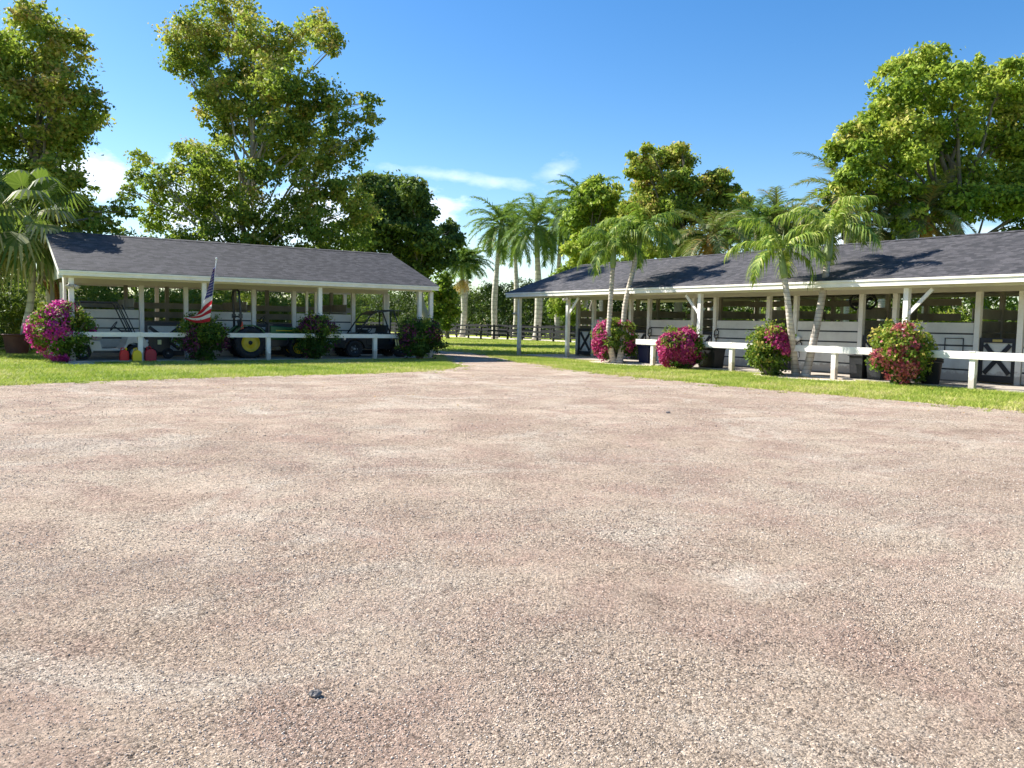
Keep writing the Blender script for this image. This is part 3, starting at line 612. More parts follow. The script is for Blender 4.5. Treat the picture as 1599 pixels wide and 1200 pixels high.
def stable(name, label, rz, X0, X1, ye, yb, posts, doors, wall_y, wall_x0, wall_x1, rear_y, zf0, zf1, zr, slab_x0, slab_x1, extra, half_end, rear_tops, door_z0, rear_open, fascia='white', plate_door=None, rear_h=0.24):
    root = empty(name, (0,0,0), rz, label, 'stable'); yr = (ye+yb)/2
    roof(root, X0, X1, ye, yr, yb, zf1, zr)
    fb = MB(); fb.box(X0+.01, X1-.01, ye+.005, ye+.035, zf0, zf1-.015); fb.build('fascia', M[fascia], root)
    g = MB(); g.box(X0-.01, X1+.01, ye-.03, ye+.004, zf1-.07, zf1-.012); g.build('drip_edge', M[fascia], root)
    fb = MB(); fb.box(X0+.01, X1-.01, yb-.035, yb-.005, zf0, zf1-.015); fb.build('fascia', M[fascia], root)
    for xx in (X0+.005, X1-.045):
        rk = MB(); s = (zr-zf1)/(yr-ye)
        for (a, b) in ((ye+.04, yr), (yb-.04, yr)):
            za = zf1 + (abs(a-(ye if a < yr else yb)))*s; zb = zr
            vs = [(xx,a,za-.2),(xx+.04,a,za-.2),(xx+.04,a,za-.02),(xx,a,za-.02),(xx,b,zb-.2),(xx+.04,b,zb-.2),(xx+.04,b,zb-.02),(xx,b,zb-.02)]
            rk.add(vs, [(0,1,2,3),(7,6,5,4),(0,4,5,1),(1,5,6,2),(2,6,7,3),(3,7,4,0)])
        rk.build('rake_board', M[fascia], root)
    # porch beam, posts
    b = MB(); b.box(X0+.15, X1-.15, ye+.28, ye+.42, zf0-.06, zf0+.14); b.build('porch_beam', M['beam'], root)
    so = MB(); so.box(X0+.10, X1-.10, ye+.04, ye+.27, zf0+.02, zf0+.05); so.build('soffit', M['beam'], root)
    for (x, br) in posts:
        p = MB(); p.box(x-.075, x+.075, ye+.27, ye+.42, 0.0, zf0-.06); p.build('porch_post', M['white'], root, 0.006)
        for s in br:
            q = MB(); q.bar((x+.07*s, ye+.345, zf0-.78), (x+.72*s, ye+.345, zf0-.10), 0.05, 0.10, (0,0,1)); q.build('knee_brace', M['white'], root)
    # slab
    s_ = MB(); s_.box(slab_x0, slab_x1, ye-.10+extra.get('slab_in', 0), yb-.3, -0.05, 0.055); s_.build('floor_slab', M['concrete'], root)
    # stall front
    hd = MB(); hd.box(wall_x0, wall_x1, wall_y-.02, wall_y+.10, 2.62, 2.98); hd.build('wall_header', M['beam'], root)
    edges = [wall_x0] + [e for d in doors for e in d] + [wall_x1]
    for i in range(0, len(edges), 2):
        a, c = edges[i], edges[i+1]
        if c-a < 0.3: continue
        mb = MB(); boards(mb, a+.10, c-.10, wall_y, wall_y+.03, (1.74, 1.40, 1.06, 0.71, 0.37), 0.292); mb.build('wall_boards', M['wall'], root)
        ms = MB(); ms.box(a+.10, c-.10, wall_y+.04, wall_y+.05, .065, 1.70); ms.build('board_backing', M['black'], root)  # plain black sheet behind the boards, showing in the gaps between them
        if extra.get('mid_studs'): pass
    for e in edges:
        p = MB(); p.box(e-.075, e+.075, wall_y-.03, wall_y+.11, 0.055, 2.62); p.build('wall_post', M['white'], root)
    for i, (a, c) in enumerate(doors): stable_door(root, a+.085, c-.085, wall_y+.03, door_z0, 1.32, i == plate_door)
    # partitions between the stalls and the back wall
    for i, d in enumerate(doors):
        pr = MB()
        xp = d[0]-.25 if i else d[0]-.25
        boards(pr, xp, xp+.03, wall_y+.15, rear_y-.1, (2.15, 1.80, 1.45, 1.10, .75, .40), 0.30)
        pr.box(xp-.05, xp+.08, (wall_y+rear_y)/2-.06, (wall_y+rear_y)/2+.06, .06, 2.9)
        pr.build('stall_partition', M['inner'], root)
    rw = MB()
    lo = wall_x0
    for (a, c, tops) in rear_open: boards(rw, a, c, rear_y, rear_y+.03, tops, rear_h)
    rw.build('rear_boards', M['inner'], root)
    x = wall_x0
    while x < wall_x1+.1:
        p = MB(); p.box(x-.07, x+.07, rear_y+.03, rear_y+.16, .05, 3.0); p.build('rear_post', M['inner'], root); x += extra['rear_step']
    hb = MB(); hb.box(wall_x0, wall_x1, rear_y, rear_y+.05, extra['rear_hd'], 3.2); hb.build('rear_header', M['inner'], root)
    # posts carrying the back eave
    for x in half_end:
        p = MB(); p.box(x-.075, x+.075, yb-.42, yb-.27, 0, zf0); p.build('porch_post', M['white'], root, 0.006)
    bb = MB(); bb.box(X0+.15, X1-.15, yb-.42, yb-.28, zf0-.0, zf0+.14); bb.build('rear_beam', M['beam'], root)
    return root
ZF0, ZF1, ZR = 2.74, 2.95, 4.50
# right stable: local x = -U, y = V
R_ROOT_RZ = math.atan2(-UY, -UX)
kk = [-30.42 + 3.65*i for i in range(9)]
rdoors = [(a-.03, a+1.12) for a in kk]
full = (2.52, 2.12, 1.72, 1.38, 1.04, .70, .36); low = (1.80, 1.50, 1.20, .90, .60, .32)
rear_r = []
for i in range(9):
    a = kk[i]
    rear_r.append((a-.3, a+1.2, (2.95, 2.58, 2.08, 1.78, 1.48, 1.18, .88, .58, .30) if i not in (0,) else (1.86, 1.50, 1.18, .88, .58, .30)))
    rear_r.append((a+1.2, a+3.35, low if i in (0, 4) else ((1.80,1.5,1.2,.9,.6,.3,2.30) if i in (3,) else (2.98, 2.62, 2.12, 1.80, 1.50, 1.20, .90, .60, .32))))
rs = stable('horse_stable', 'long white stable on the right with grey shingle roof and open porch behind pink bushes', R_ROOT_RZ, -33.3, 1.5, 21.8, 30.8,
    [(-32.6, ()), (-28.83, (1,)), (-21.05, (-1,)), (-13.25, (1,)), (-5.45, (-1,))], rdoors, 23.95, -30.42-.03, 1.4, 27.6, ZF0, ZF1, ZR, -31.9, 1.5,
    {'slab_in': 0.02, 'rear_step': 3.65, 'rear_hd': 2.72}, [-32.6, -28.8, -21.0, -13.2, -5.4], None, 0.10, rear_r, plate_door=5)
# left stable: local x = V, y = U
L_RZ = AZ
ldoors = [(5.45, 6.97), (9.46, 11.05), (13.56, 15.0)]
rear_l = [(2.9, 15.1, (2.08, 1.72, 1.36, 1.0, .64, .32))]
ls = stable('equipment_stable', 'shorter white stable on the left sheltering tractor and carts under its grey shingle roof', L_RZ, 2.62, 16.2, 29.7, 38.7,
    [(3.0, ()), (7.1, ()), (11.3, ()), (15.5, ()), (16.02, ())], ldoors, 32.2, 2.95, 15.1, 35.9, ZF0+.03, ZF1, ZR, 2.85, 15.9,
    {'slab_in': 0.05, 'rear_step': 4.1, 'rear_hd': 2.78}, [3.0, 7.1, 11.3, 15.7], None, 0.10, rear_l)
# end wall and gable of the left stable
gw = MB()
gw.add([(2.93,29.95,2.8),(2.93,34.2,4.32),(2.93,38.45,2.8),(2.99,29.95,2.8),(2.99,34.2,4.32),(2.99,38.45,2.8)], [(0,1,2),(5,4,3),(0,3,4,1),(1,4,5,2),(0,2,5,3)])
gw.build('gable_wall', M['wall'], ls)
gw = MB(); boards(gw, 2.90, 2.94, 32.3, 38.2, (1.95, 1.62, 1.29, .96, .63, .34), .30); gw.box(2.88, 2.95, 31.0, 31.5, .06, 2.78); gw.build('end_wall_boards', M['wall'], ls)
# gable of the right stable (far end) and its lit end boards
gw = MB(); X = -32.95
gw.add([(X,22.0,2.8),(X,26.3,4.32),(X,30.6,2.8),(X-.05,22.0,2.8),(X-.05,26.3,4.32),(X-.05,30.6,2.8)], [(2,1,0),(3,4,5),(0,1,4,3),(1,2,5,4),(0,3,5,2)])
gw.build('gable_wall', M['wall'], rs)
fd = MB(); x0, x1, z0, z1 = -13.1, -12.55, .72, 1.30
for a in ((x0,x1,z1-.02,z1),(x0,x1,z0,z0+.02),(x0,x0+.02,z0,z1),(x1-.02,x1,z0,z1)): fd.box(a[0], a[1], 23.925, 23.948, a[2], a[3])
fd.build('feed_hatch', M['black'], rs)
# bars in the left stable window beside the second door
for x in (11.58, 11.95):
    p = MB(); p.box(x-.05, x+.05, 32.2, 32.26, 1.74, 2.62); p.build('window_bar', M['white'], ls)

# ------------------------------------------------------------------ rails and fences
def rail(label, root_loc, rz, x0, x1, posts, z0, z1, y=0.0, group=None):
    r = empty('hitching_rail', root_loc, rz, label, 'rail', group); p0 = x0
    for a, b in zip([x0]+posts, posts+[x1]):
        mb = MB(); mb.box(a+.003, b-.003, y-.02, y+.02, z0, z1); mb.build('rail_board', M['white'], r, 0.004)
    for x in posts:
        mb = MB(); mb.box(x-.075, x+.075, y+.022, y+.16, -.05, z1-.02); mb.build('post', M['white'], r, 0.006)
        cp = MB(); cp.box(x-.085, x+.085, y-.03, y+.17, z1-.018, z1+.012); cp.build('post_cap', M['white'], r)
    return r
rail('white board rail with square posts running in front of the long right stable', (0,0,0), R_ROOT_RZ, -23.6, 1.0, [-22.75, -18.95, -15.03, -11.0, -7.1, -3.2], .79, .985, 21.42)
rail('white board rail running before the carts and tractor of the left stable', (0,0,0), L_RZ, 2.6, 15.6, [4.95, 9.2, 13.35], .84, .99, 29.5)
def fence(label, V, U0, U1, step, hgt, group):
    f = empty('paddock_fence', (0,0,0), R_ROOT_RZ, label, 'fence', group); n = int((U1-U0)/step); r_ = random.Random(V)
    for i in range(n+1):
        x = -(U0 + i*step); mb = MB(); mb.box(x-.07, x+.07, V-.07, V+.07, -.05, hgt+r_.uniform(0,.06)); mb.build('post', M['fence'], f)
    for z in (hgt-.06, hgt-.48, hgt-.88):
        mb = MB()
        for i in range(n): mb.box(-(U0+i*step)-step+.005, -(U0+i*step)-.005, V-.10, V-.072, z-.15, z+.0)
        mb.build('rail_board', M['fence'], f)
    return f
fence('nearer black three-board paddock fence standing at the far edge of the lawn', 41.0, 30.0, 118.0, 2.3, 1.35, 'black paddock fences')
fence('farther black paddock fence in front of the tall dark hedge', 47.5, 30.0, 130.0, 2.3, 1.4, 'black paddock fences')

# ------------------------------------------------------------------ trees of the photograph
lt = [(30,60,45),(72,52,40),(50,110,50),(100,92,40),(122,62,18),(112,132,30),(0,150,50),(60,170,50),(112,180,38),(142,168,24),(158,188,16),(90,220,40),(40,240,50),(-20,260,60),(122,208,22),
      (100,262,35),(60,300,50),(118,300,24),(100,342,35),(140,330,22),(132,362,22),(20,340,50),(-10,90,50),(-60,180,60),(-60,60,50),(160,350,16),(182,362,14),(-50,340,60),(200,330,12)]
ct = [(292,62,38),(284,100,30),(322,32,36),(352,62,38),(326,112,36),(372,16,30),(390,42,22),(402,92,40),(432,78,32),(456,70,26),(478,42,22),(508,58,24),(500,26,15),(524,72,14),(402,142,46),(350,152,36),(440,132,42),
      (482,140,34),(520,150,26),(334,168,30),(382,190,36),(432,190,42),(490,192,38),(532,192,22),(577,160,17),(582,186,14),(572,214,13),(440,240,36),(492,240,42),(540,240,28),(402,232,20),(302,242,32),(342,252,36),
      (372,284,36),(312,292,36),(272,272,26),(242,284,20),(218,250,17),(214,275,14),(262,322,30),(322,332,40),(382,322,36),(198,300,14),(182,322,12),(452,330,34),(502,292,34),(542,302,30),(562,332,30),
      (482,352,34),(540,372,34),(402,362,34),(342,372,30),(240,348,24),(290,366,26),(430,385,30),(500,395,30),(345,205,22),(420,275,20),(452,262,26),(395,262,18)]
dt = [(572,302,32),(612,292,28),(642,302,26),(662,330,20),(622,342,36),(662,372,30),(702,362,18),(592,372,36),(640,402,30),(562,402,30),(692,398,22),(652,424,20),(600,420,26),(715,375,12)]
rt = [(1420,102,32),(1452,94,26),(1400,142,36),(1440,152,40),(1482,132,30),(1512,112,24),(1542,132,30),(1582,122,32),(1612,150,40),(1390,192,32),(1432,212,42),(1482,202,42),(1540,192,42),(1592,202,42),(1352,192,16),
      (1330,214,22),(1310,232,16),(1345,242,28),(1392,252,38),(1450,262,42),(1510,262,42),(1572,262,42),(1402,302,32),(1452,312,26),(1500,312,32),(1560,312,38),(1602,302,40),(1584,352,22),(1300,246,14),(1332,272,22),(1345,200,16),(1322,296,22),(1372,292,28),(1300,305,18),(1420,342,28),(1465,350,24),(1650,220,50),(1650,300,50),(1640,140,40),(1372,222,24)]
mtA = [(918,312,26),(938,330,28),(905,342,24),(950,302,18),(940,372,32),(908,390,26),(925,290,14),(960,345,20)]
mtB = [(1000,262,22),(1032,250,22),(1060,256,24),(1020,292,32),(1060,302,36),(1102,292,24),(1122,280,18),(1132,302,18),(1040,342,36),(1090,342,36),(1000,332,32),(1130,332,22),(1002,390,28),(1060,386,30),(1162,315,14),(1150,335,16),(1010,235,10),(1065,232,10)]
def gpt(px, depth): p = at(px, 505, depth); return (p.x, p.y, 0)
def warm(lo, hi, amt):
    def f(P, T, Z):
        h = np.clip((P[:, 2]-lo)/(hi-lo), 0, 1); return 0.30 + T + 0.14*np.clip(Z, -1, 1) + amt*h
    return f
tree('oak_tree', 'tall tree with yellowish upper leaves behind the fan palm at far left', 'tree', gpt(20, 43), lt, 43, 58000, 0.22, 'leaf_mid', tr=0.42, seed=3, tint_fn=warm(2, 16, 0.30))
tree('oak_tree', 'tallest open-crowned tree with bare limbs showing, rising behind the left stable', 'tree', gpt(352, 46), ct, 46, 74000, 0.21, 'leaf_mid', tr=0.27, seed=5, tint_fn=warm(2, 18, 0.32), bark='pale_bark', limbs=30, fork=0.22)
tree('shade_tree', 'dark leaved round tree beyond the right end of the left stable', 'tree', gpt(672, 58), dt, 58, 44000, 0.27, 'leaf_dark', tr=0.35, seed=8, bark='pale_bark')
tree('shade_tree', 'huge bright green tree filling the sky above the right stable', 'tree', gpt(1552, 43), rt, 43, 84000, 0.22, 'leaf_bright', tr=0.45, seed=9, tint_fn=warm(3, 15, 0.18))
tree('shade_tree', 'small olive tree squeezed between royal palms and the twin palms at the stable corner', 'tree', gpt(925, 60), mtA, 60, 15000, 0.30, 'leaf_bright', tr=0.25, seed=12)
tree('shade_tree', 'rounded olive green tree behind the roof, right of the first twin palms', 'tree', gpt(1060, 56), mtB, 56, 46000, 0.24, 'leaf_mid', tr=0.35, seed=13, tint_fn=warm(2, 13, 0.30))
tree('shade_tree', 'dark low tree mass filling in behind the ridge between the two pairs of twin palms', 'tree', gpt(1225, 52), [(1165,352,20),(1190,345,20),(1205,362,20),(1240,352,22),(1268,336,18),(1282,352,20),(1312,350,18),(1140,366,16),(1262,375,18),(1225,375,18),(1335,365,16)], 52, 20000, 0.24, 'leaf_dark', tr=0.25, seed=19)
# low bright growth seen under the royal palms and beside the roofs
tree('shade_tree', 'low yellow-green bushy tree under the nearest royal palms, behind the right roof end', 'tree', gpt(905, 66), [(900,418,20),(925,412,22),(882,432,16),(950,416,20),(868,455,14),(890,455,20),(870,480,16),(895,488,18),(930,450,22)], 66, 7000, 0.30, 'leaf_areca', tr=0.2, seed=15)
tree('shade_tree', 'pale bushy tree just past the left stable corner, below the dark tree', 'tree', gpt(700, 78), [(690,440,14),(680,458,16),(700,462,12),(692,476,16),(676,488,16),(706,488,12),(695,502,12)], 78, 7000, 0.30, 'leaf_areca', tr=0.2, seed=16)

# hedges
def hedge(name, label, a, b, width, hgt, mat, n, size, seed=0, cat='hedge', hv=0.12, step=1.6):
    r_ = random.Random(seed); a = Vector(a); b = Vector(b); L = (b-a).length; k = int(L/step); cl_ = []; mid = (a+b)/2
    root = empty(name, mid, 0, label, cat)
    for i in range(k+1):
        p = a.lerp(b, i/k) - mid; h = hgt*(1+r_.uniform(-hv, hv)); z = 0.5
        while z < h - 0.6:
            cl_.append((p.x+r_.uniform(-.4,.4)*width, p.y+r_.uniform(-.4,.4)*width, z+r_.uniform(-.2,.3), step*0.75, step*0.75, 0.85)); z += 1.15
        cl_.append((p.x, p.y, h-0.5, step*0.7, step*0.7, 0.6))
    V_, F_, T_ = leaf_cloud(cl_, n, size, None, 10, 0.3, droop=0.6, shape=0.3)
    np_mesh('foliage', V_, F_, M[mat], root, T_)
    mb = MB()
    for i in range(k*2): p = a.lerp(b, i/(k*2)) - mid; mb.tube([(p.x, p.y, -.05), (p.x+r_.uniform(-.2,.2), p.y, hgt*0.6)], [0.05, 0.02], 5)
    mb.build('stems', M['bark'], root); return root
hedge('clipped_hedge', 'tall dense dark green hedge behind the two black fences', UV(36, 52.0), UV(128, 52.0), 1.2, 5.8, 'leaf_hedge', 60000, 0.42, 1)
hedge('clipped_hedge', 'dark hedge at the left edge behind the white rail and planter', UV(46, -26), UV(40.5, 1.2), 1.4, 5.6, 'leaf_dark', 42000, 0.28, 2)
hedge('clipped_hedge', 'tall dark green screen of shrubs standing behind the left stable', UV(47, -1), UV(49, 20), 1.4, 5.2, 'leaf_dark', 36000, 0.30, 6)
hedge('clipped_hedge', 'yellow-green hedge glimpsed through the windows of the right stable', UV(-22, 41), UV(36, 41), 1.4, 4.4, 'leaf_areca', 60000, 0.30, 3)
def far_wood():
    cl_ = []; r_ = random.Random(4)
    for i in range(150):
        a = math.radians(-75 + i*1.0); d = r_.uniform(165, 200); h = r_.uniform(6, 10)
        cl_.append((d*math.sin(a), d*math.cos(a), h*0.45, 4, 4, h*0.5))
    V_, F_, T_ = leaf_cloud(cl_, 60000, 1.0, None, 16); o = np_mesh('distant_wood', V_, F_, M['leaf_dark'], None, T_); o['kind'] = 'stuff'
far_wood()

# areca palms behind the left stable (seen over and through the stalls)
def areca(seed):
    r_ = random.Random(seed); VV, TT = [], []
    for s in range(9):
        ox, oy, oz = r_.uniform(-.7,.7), r_.uniform(-.7,.7), r_.uniform(0.3, 2.3)
        V_, T_ = crown_arr(6, 1.7, seed*10+s, 1.25, 0.5, 1.2, 1.7, 20, 0.42, 0.045, 0.35, 0.4, ntint=0.55)
        VV.append(V_ + np.array([ox, oy, oz])); TT.append(T_)
    return np.concatenate(VV), np.concatenate(TT)
V_, T_ = areca(3)
ar = empty('areca_palm', (0,0,0), 0, 'x', 'palm tree', 'areca palms behind the left stable')
np_mesh('fronds', V_, np.arange(len(V_)).reshape(-1, 4), M['leaf_areca'], ar, T_)
mb = MB(); r_ = random.Random(2)
for s in range(9): x, y = r_.uniform(-.5,.5), r_.uniform(-.5,.5); mb.tube([(x*.5,y*.5,0),(x,y,2.2)], [.04,.03], 6)
mb.build('canes', M['shaft'], ar)
for i in range(14):
    o = ar if i == 0 else copy_tree(ar)
    p = UV(42.0 + (i % 3)*0.9, -0.5 + i*1.35); o.location = p; o.rotation_euler = (0,0,i*1.3); sc = 0.95+0.16*((i*7) % 5)/4; o.scale = (sc, sc, sc)
    o['label'] = 'feathery yellow-green areca palm seen through the openings of the left stable'

# royal palms beyond the lawn
def skirt_arr(seed, L, nf=10, n=22, ll=0.5): return crown_arr(nf, L, seed, -0.5, -1.1, 0.5, 0.7, n, ll, 0.08, 0.3, 0.1, ntint=0.6)
royals = [ # px base, trunk top px/py, depth, frond length, label, skirt
 (722, 722, 436, 86, 3.0, 'shortest royal palm in the far row with orange dead fronds under its crown', True),
 (773, 778, 396, 80, 3.9, 'royal palm with slightly bowed grey trunk, left of the thickest one', False),
 (838, 839, 402, 75, 4.3, 'thickest and brightest royal palm trunk, just above the right roof end', False),
 (728, 730, 430, 97, 3.0, 'royal palm hidden close behind the shortest one', False),
 (804, 805, 405, 90, 4.0, 'thin shaded royal palm trunk between the bowed palm and the thickest', False),
 (872, 874, 395, 82, 4.0, 'royal palm whose trunk rises behind the right stable end post', False),
 (909, 910, 372, 69, 3.6, 'royal palm trunk seen through the first bay of the right stable', False),
 (943, 945, 380, 77, 3.4, 'royal palm trunk showing in the first window of the right stable', False)]
for i, (pb, pt, py, d, L, lab, sk) in enumerate(royals):
    b = Vector(gpt(pb, d)); t_ = at(pt, py, d); m1 = b.lerp(t_, 0.4) + Vector((0.18*(-1)**i, 0, 0)); m2 = b.lerp(t_, 0.75) + Vector((0.1*(-1)**i, 0, 0))
    cr = crown_arr(34, L*(1.0 if i else .85), 30+i, 1.45, -0.75 if i not in (0,3) else -.2, 1.5, 1.1, 44, 0.95, 0.12, 0.60, 0.30, az0=i*1.1, ntint=0.48, segs=2, rag=0.2)
    r0 = 0.27 if i not in (2,) else 0.33
    palm('royal_palm', lab, [b, m1, m2, t_], r0, r0*0.72, cr, 'leaf_royal', 'royal_trunk', 1.5 if i in (0, 3) else 3.0, r0*0.68, 'royal palms beyond the lawn', skirt_arr(77, 1.5, 9, 16, 0.6) if sk else None, bulge=0.06)

# palms behind the right stable
backs = [(1108, 362, 44, 2.2, 'grey-green palm with tan hanging fronds left behind the right roof', True), (1182, 345, 47, 2.4, 'dark palm crown behind the roof between the two pairs of twin palms', False),
         (1213, 340, 48, 2.2, 'palm with a tall upright spear leaf behind the ridge of the right roof', False), (1322, 300, 44, 2.9, 'tall grey-green palm behind the right twin palm of the nearer pair', True),
         (1376, 350, 43, 1.8, 'small palm with rust orange skirt peeping over the ridge', True), (1446, 330, 42, 2.5, 'spreading palm below the huge tree at right, fronds bowed over the ridge', True)]
for i, (px, py, d, L, lab, sk) in enumerate(backs):
    t_ = at(px, py+18, d); b = Vector((t_.x+0.2, t_.y, 0)); cr = crown_arr(26, L*1.2, 60+i, 1.3, -0.6, 1.3, 1.5, 42, 0.75, 0.075, 0.5, 0.3, az0=i, ntint=0.5, rag=0.2)
    palm('date_palm', lab, [b, b.lerp(t_, .5)+Vector((.1,0,0)), t_], 0.20, 0.17, cr, 'leaf_date' if i != 1 else 'leaf_royal', 'palm_trunk', 0.35, 0.18, 'palms behind the right stable', skirt_arr(80+i, 1.0, 12, 20, 0.35) if sk else None, spear=1.6 if i == 2 else 0, shaftmat='dead')

# the two pairs of adonidia palms in front of the right stable
def pts(l, d): return [at(x, y, dd) for (x, y), dd in zip(l, d if hasattr(d, '__len__') else [d]*len(l))]
def front_palm(label, l, d, crown, r0, r1, shaft, spear):
    b = on_ground(*l[0]); P = [b] + [at(x, y, d+q) for (x, y, q) in l[1:]]; P = [Vector(p) for p in P]
    palm('christmas_palm', label, P, r0, r1, crown, 'leaf_palm', 'palm_trunk', shaft, r1*1.25, 'twin palms before the right stable', None, spear=spear)
fl = dict(n=40, lw=0.075, droop=0.70, vee=0.15, segs=4, rag=0.22)
front_palm('left palm of the farther twin pair, its trunk bowed outward to the left', [(959,567.5),(951,531,0),(952,493,.1),(957,418,.2)], 32.3, crown_arr(13, 1.75, 101, 1.3, 0.25, 1.6, 2.0, ll=0.78, az0=0.4, ntint=.36, **fl), 0.125, 0.085, 0.85, 0.4)
front_palm('right palm of the farther twin pair, leaning to the right', [(967,568),(972,531,0),(976.5,477,.1),(987,429,.1),(995,395,.2)], 32.5, crown_arr(14, 1.95, 102, 1.3, 0.2, 1.5, 1.9, ll=0.80, az0=1.9, ntint=.38, **fl), 0.125, 0.085, 0.8, 0.5)
front_palm('left palm of the nearer twin pair, grey trunk bowed left and crown drooping low', [(1243,587.5),(1235,515,-.1),(1230,470,-.1),(1225,434,0)], 25.5, crown_arr(11, 1.75, 103, 1.25, 0.05, 1.6, 2.1, ll=0.74, az0=3.3, ntint=.48, **fl), 0.115, 0.085, 0.85, 0.7)
front_palm('right palm of the nearer twin pair, straight leaning trunk with dark ring and green top', [(1257,589),(1267.5,547,0),(1280,485,.1),(1288,440,.1),(1292,408,.2)], 25.5, crown_arr(13, 1.9, 214, 1.35, 0.15, 1.4, 1.8, ll=0.74, az0=0.1, ntint=.5, **fl), 0.125, 0.09, 1.05, 0.7)

# fan palm at the left
def fan_arr(nf, seed):
    r_ = random.Random(seed); VV, TT = [], []
    for i in range(nf):
        f = i/(nf-1); el = 1.25 - 2.55*f + r_.uniform(-.12,.12); a = i*2.39996 + r_.uniform(-.2,.2); pet = r_.uniform(1.0, 1.6); R = r_.uniform(0.95, 1.25)
        d = np.array([math.cos(el), 0, math.sin(el)]); hub = d*pet; up = np.array([-math.sin(el), 0, math.cos(el)]); s = np.array([0, 1, 0])
        vs, ts = [], []
        for sd_ in (-1, 1): vs += [(0,0,0), tuple(s*0.02*sd_), tuple(hub+s*0.015*sd_), tuple(hub)]; ts.append(0.75)
        t0 = 0.24 + (0.38 if (f > 0.6 or r_.random() < .25) else 0) + r_.uniform(-.1,.1)
        n = 20
        for k in range(n):
            b0 = -2.1 + 4.2*k/n; b1 = -2.1 + 4.2*(k+1)/n
            for dr, (ra, rb), (wa, wb), dz in ((0, (0.02, 0.58), (1, 1), (0, -0.05)), (1, (0.58, 1.0), (1, 0.12), (-0.05, -0.33))):
                bm = (b0+b1)/2; q = []
                for rr, ww, zz, sg in ((ra, wa, dz[0], -1), (ra, wa, dz[0], 1), (rb, wb, dz[1], 1), (rb, wb, dz[1], -1)):
                    bb = bm + sg*ww*(b1-b0)*0.48; e = hub + (d*math.cos(bb) + s*math.sin(bb))*rr*R*(0.8+0.2*math.cos(bm)) + up*(0.10*abs(math.sin(bb)))*rr
                    e = e + np.array([0, 0, zz*R*(1.0 + 0.7*(rr > .6))]); q.append(tuple(e))
                vs += q; ts.append(float(np.clip(t0 + (0.22 if k % 2 else -.12) + r_.uniform(-.15,.15) + 0.15*dr, 0, 1)))
        VV.append(rot_z(np.array(vs), a)); TT.append(np.array(ts))
    return np.concatenate(VV), np.concatenate(TT)
fp = palm('fan_palm', 'fan palm with drooping split leaves and curved pale trunk behind the maroon planter', [on_ground(40, 549), at(38, 520, 32), at(48, 470, 31.6), at(50, 410, 31.2), at(44, 350, 31)], 0.14, 0.11,
          fan_arr(30, 7), 'leaf_fan', 'royal_trunk', 0.3, 0.16, None)
palm('fan_palm', 'fan palm at the left edge half outside the picture', [Vector(gpt(-60, 31)), at(-55, 430, 31), at(-50, 350, 31)], 0.17, 0.13, fan_arr(24, 17), 'leaf_fan', 'royal_trunk', 0.3, 0.16, None)
# short trunk stub by the building corner
st = empty('palm_stump', on_ground(90, 553), 0, 'short stout palm stump with brown boots at the left stable corner', 'palm stump')
p0 = on_ground(90, 553); mb = MB(); k1 = at(90, 466, 30.6) - p0; mb.tube([(0,0,0), (0.02,0,k1.z*.5), (k1.x*.3, 0, k1.z)], [.17,.15,.16], 12); mb.build('trunk', M['royal_trunk'], st)
mb = MB()
for i in range(9): a = i*0.7; mb.tube([(0.08*math.cos(a), 0.08*math.sin(a), k1.z-.05), (.16*math.cos(a)-.1, .16*math.sin(a), k1.z+.35), (.3*math.cos(a)-.25, .3*math.sin(a), k1.z+.75)], [.06,.05,.015], 6)
mb.build('leaf_boots', M['dead'], st)

